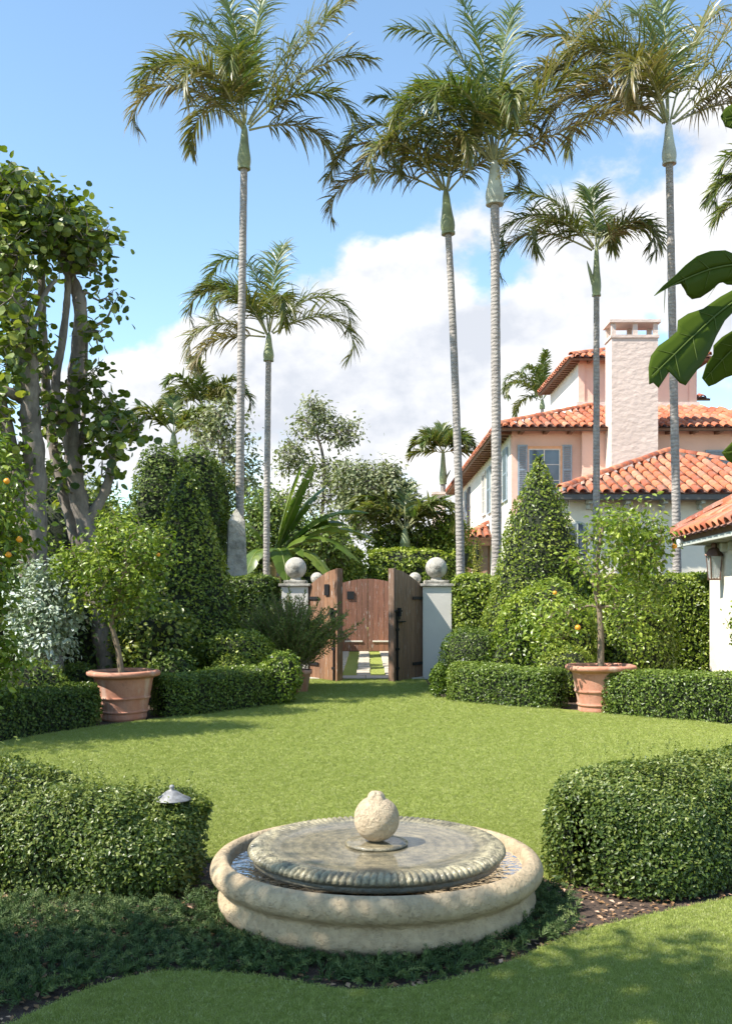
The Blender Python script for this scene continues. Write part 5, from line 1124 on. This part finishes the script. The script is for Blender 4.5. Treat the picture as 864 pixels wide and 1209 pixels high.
mb = MB(); tube(mb, [(0, 0, .66), (.02, 0, .74), (.12, 0, .76), (.28, 0, .70)], .012, 6, 10); mb.obj('bracket_arm', M['iron'], ln); mb = MB(); tube(mb, [(0, 0, .03), (0, 0, .2)], .018, 8); mb.obj('candle', M['whitem'], ln)
fl = thing('flood_light', 'small white spotlight under the tile eave at the right', 'lamp', (X(806, 18.3), 18.3, H(640, 18.3)))
mb = MB(); tube(mb, [(-.10, -.05, 0), (.04, .0, .03)], [.055, .04], 12); mb.obj('lamp_head', M['whitem'], fl); mb = MB(); tube(mb, [(.04, 0, .03), (.12, 0, .08), (.30, 0, .12)], .012, 6, 8); mb.obj('arm', M['whitem'], fl)

# --- neighbour house far left of the main house
NB = 48.0; nbx = X(500, NB)
nb = thing('neighbour_house', 'distant pink house with tiled roof and small chimney behind the trees', 'house', (nbx, NB, 0))
boxobj('wall', (.2, 2.4, .3, 6, 0, 4.9), M['pink'], nb); nf_ = facet(nb, None, (0, 0, H(625, NB)-.3), (1, 0, 0), (0, .9, .436), 1.9, lambda s: min(3.2, s*1.5), .30, .6)
boxobj('chimney', (X(511, NB)-nbx, X(525, NB)-nbx, .2, .8, 0, H(583, NB)), M['chim'], nb); boxobj('chimney_cap', (X(511, NB)-nbx-.05, X(525, NB)-nbx+.05, .15, .85, H(583, NB)+.001, H(580, NB)), M['chim'], nb)

# ------------------------------------------------------------------ big lobed leaves hanging close by at the upper right
def px_leaf(parent, pts, rib_px, Yn, dz=.0, fold=.014, tone=.5, seed=0, tilt=(.0, .0)):
    """outline (a natural lobed leaf) laid on a gently curved, tilted surface about Yn metres away"""
    g = SN(seed+50, 9, 2); b0 = np.array(parent.location)
    def dpt(px, py):
        a = np.array([px, py], float); y = Yn+tilt[0]*(px-830)/100+tilt[1]*(py-400)/100
        r0, r1 = np.array(rib_px[0], float), np.array(rib_px[-1], float); d = (r1-r0)/np.linalg.norm(r1-r0); ds = abs((a-r0)@np.array([-d[1], d[0]])); y += fold*ds/25
        p = np.array(P(px, py, y)); return p+np.array([0, 1, 0])*g(p[None])[0]*.006-b0
    out = [np.array(q, float) for q in pts]; n = len(out); mb = MB(); rb, _ = smooth_path([(a, b, 0) for a, b in rib_px], [0]*len(rib_px), 24); rb = rb[:, :2]
    dense = []
    for i in range(n):
        a, b = out[i], out[(i+1) % n]; m = max(2, int(np.linalg.norm(b-a)/4)); dense += [a+(b-a)*t for t in np.linspace(0, 1, m, endpoint=False)]
    dense = np.array(dense); m = len(dense); near = [rb[np.argmin(np.linalg.norm(rb-q, axis=1))] for q in dense]; rings = []
    for k in (0, .33, .66, 1): rings.append(np.array([dpt(*(nr_+(q-nr_)*k)) for q, nr_ in zip(dense, near)]))
    v = np.concatenate(rings); f = [(r*m+i, r*m+(i+1) % m, (r+1)*m+(i+1) % m, (r+1)*m+i) for r in range(3) for i in range(m)]; mb.add(v, f, 0, tone)
    lf = mb.obj('leaf', M['fig'], parent, True); so = lf.modifiers.new('thickness', 'SOLIDIFY'); so.thickness = .0009
    vb = MB(); tube(vb, [dpt(*q)+np.array([0, -.0015, 0]) for q in rb], np.linspace(.0008, .0020, 24), 5)
    for i in range(3, 22, 4):
        q = rb[i]; d = rb[min(i+1, 23)]-rb[i-1]; d /= np.linalg.norm(d)
        for s in (1, -1):
            nn = np.array([-d[1], d[0]])*s; e = q-d*0+nn*26-d*16; ins = e
            # stop inside the outline
            for t in np.linspace(1, .1, 12):
                c = q+(e-q)*t
                if inside([tuple(z) for z in out], np.array([[c[0], c[1]]]))[0]: ins = c; break
            tube(vb, [dpt(*(q+(ins-q)*t))+np.array([0, -.001, 0]) for t in (0, .5, .92)], [.0010, .0007, .0003], 4)
    vb.obj('veins', M['vein'], lf, True); return lf
fb = thing('fig_branch', 'dark lobed leaves hanging close to the camera at the upper right', 'branch', (X(935, 2.1), 2.1, H(330, 2.1)))
px_leaf(fb, [(771, 350), (782, 338), (795, 327), (808, 314), (822, 303), (838, 297), (855, 296), (872, 303), (890, 300), (902, 312), (895, 328), (878, 326), (862, 332), (848, 335), (838, 344), (826, 352), (816, 354), (810, 349), (811, 339), (802, 336), (790, 339)], [(771, 350), (800, 334), (840, 318), (880, 312), (905, 314)], 2.0, tilt=(.15, .1), tone=.5, seed=1)
px_leaf(fb, [(765, 434), (768, 420), (777, 408), (790, 399), (799, 391), (800, 378), (812, 370), (830, 364), (850, 350), (872, 338), (896, 322), (915, 330), (905, 352), (885, 360), (868, 366), (856, 378), (846, 396), (838, 414), (828, 430), (818, 443), (809, 455), (802, 452), (798, 440), (791, 437), (785, 446), (777, 458), (771, 452), (766, 454)], [(768, 445), (790, 424), (820, 395), (860, 360), (912, 330)], 1.9, tilt=(.1, -.1), tone=.45, seed=2)
px_leaf(fb, [(829, 446), (834, 430), (842, 418), (842, 408), (852, 398), (868, 388), (890, 370), (915, 352), (925, 372), (912, 400), (890, 420), (872, 440), (856, 446), (845, 453), (837, 456)], [(832, 448), (855, 422), (885, 392), (920, 356)], 2.2, tilt=(.1, .1), tone=.5, seed=3)
px_leaf(fb, [(846, 329), (860, 318), (880, 322), (905, 318), (915, 330), (900, 342), (876, 337), (858, 336)], [(846, 329), (870, 329), (912, 326)], 2.35, tone=.4, seed=4)
px_leaf(fb, [(850, 137), (856, 127), (868, 121), (886, 120), (905, 140), (930, 190), (915, 196), (890, 165), (868, 154), (855, 150)], [(851, 142), (880, 144), (922, 192)], 2.2, tone=.4, seed=5)
px_leaf(fb, [(852, 534), (858, 528), (866, 520), (880, 515), (900, 470), (915, 480), (905, 520), (880, 545), (866, 548), (858, 543)], [(853, 535), (880, 525), (908, 478)], 2.3, tone=.7, seed=6)
mb = MB(); b0 = fb.location; tube(mb, [P(1010, 560, 2.3)-b0, P(960, 470, 2.2)-b0, P(935, 370, 2.1)-b0, P(925, 300, 2.1)-b0, P(922, 190, 2.2)-b0], [.014, .012, .010, .008, .006], 8, 24)
for a, b, Y in ((905, 314, 2.0), (912, 330, 1.9), (920, 356, 2.2), (912, 326, 2.3), (908, 478, 2.3)): tube(mb, [P(a, b, Y)-b0, P(931, b+14, 2.1)-b0], [.0022, .003], 6)
mb.obj('stem', M['branch'], fb, True)

# a clipped hedge sprig at the right frame edge by the lantern wall
sh('citrus bush leaning in at the right frame edge below the lantern', 882, 15.2, .36, .7, 1.9, .07, 700, M['citrus'], lump=.15, stray=.15, tpl=LEAF6, depth=.35, core=False, trunk=(.03, 2), group='loose bushes')

# ------------------------------------------------------------------ trees just outside the frame that shade the foreground
cl = crown_pts((-4.4, 2.3, 5.0), (2.1, .85, .9), 125, 71, .1)
airy_tree('spreading tree just left of the camera that shades the foreground', 'tree', (-4.6, 1.9, 0), [(-4.6, 1.9, 0), (-4.5, 1.9, 1.6), (-4.5, 2.0, 3.2), (-4.4, 2.0, 4.8)], (.16, .07), cl, .12, 70, M['grape'], M['grapebark'], 'shade_tree', cr=.36, twig=.02)
cl = crown_pts((-8.4, 9.4, 4.6), (1.7, 1.3, 1.2), 60, 72, .1)
airy_tree('round tree left of the frame beside the orange tree', 'tree', (-8.5, 9.4, 0), [(-8.5, 9.4, 0), (-8.4, 9.4, 1.6), (-8.4, 9.4, 3.2), (-8.3, 9.4, 4.6)], (.15, .07), cl, .13, 60, M['grape'], M['grapebark'], 'shade_tree', cr=.38, twig=.02)
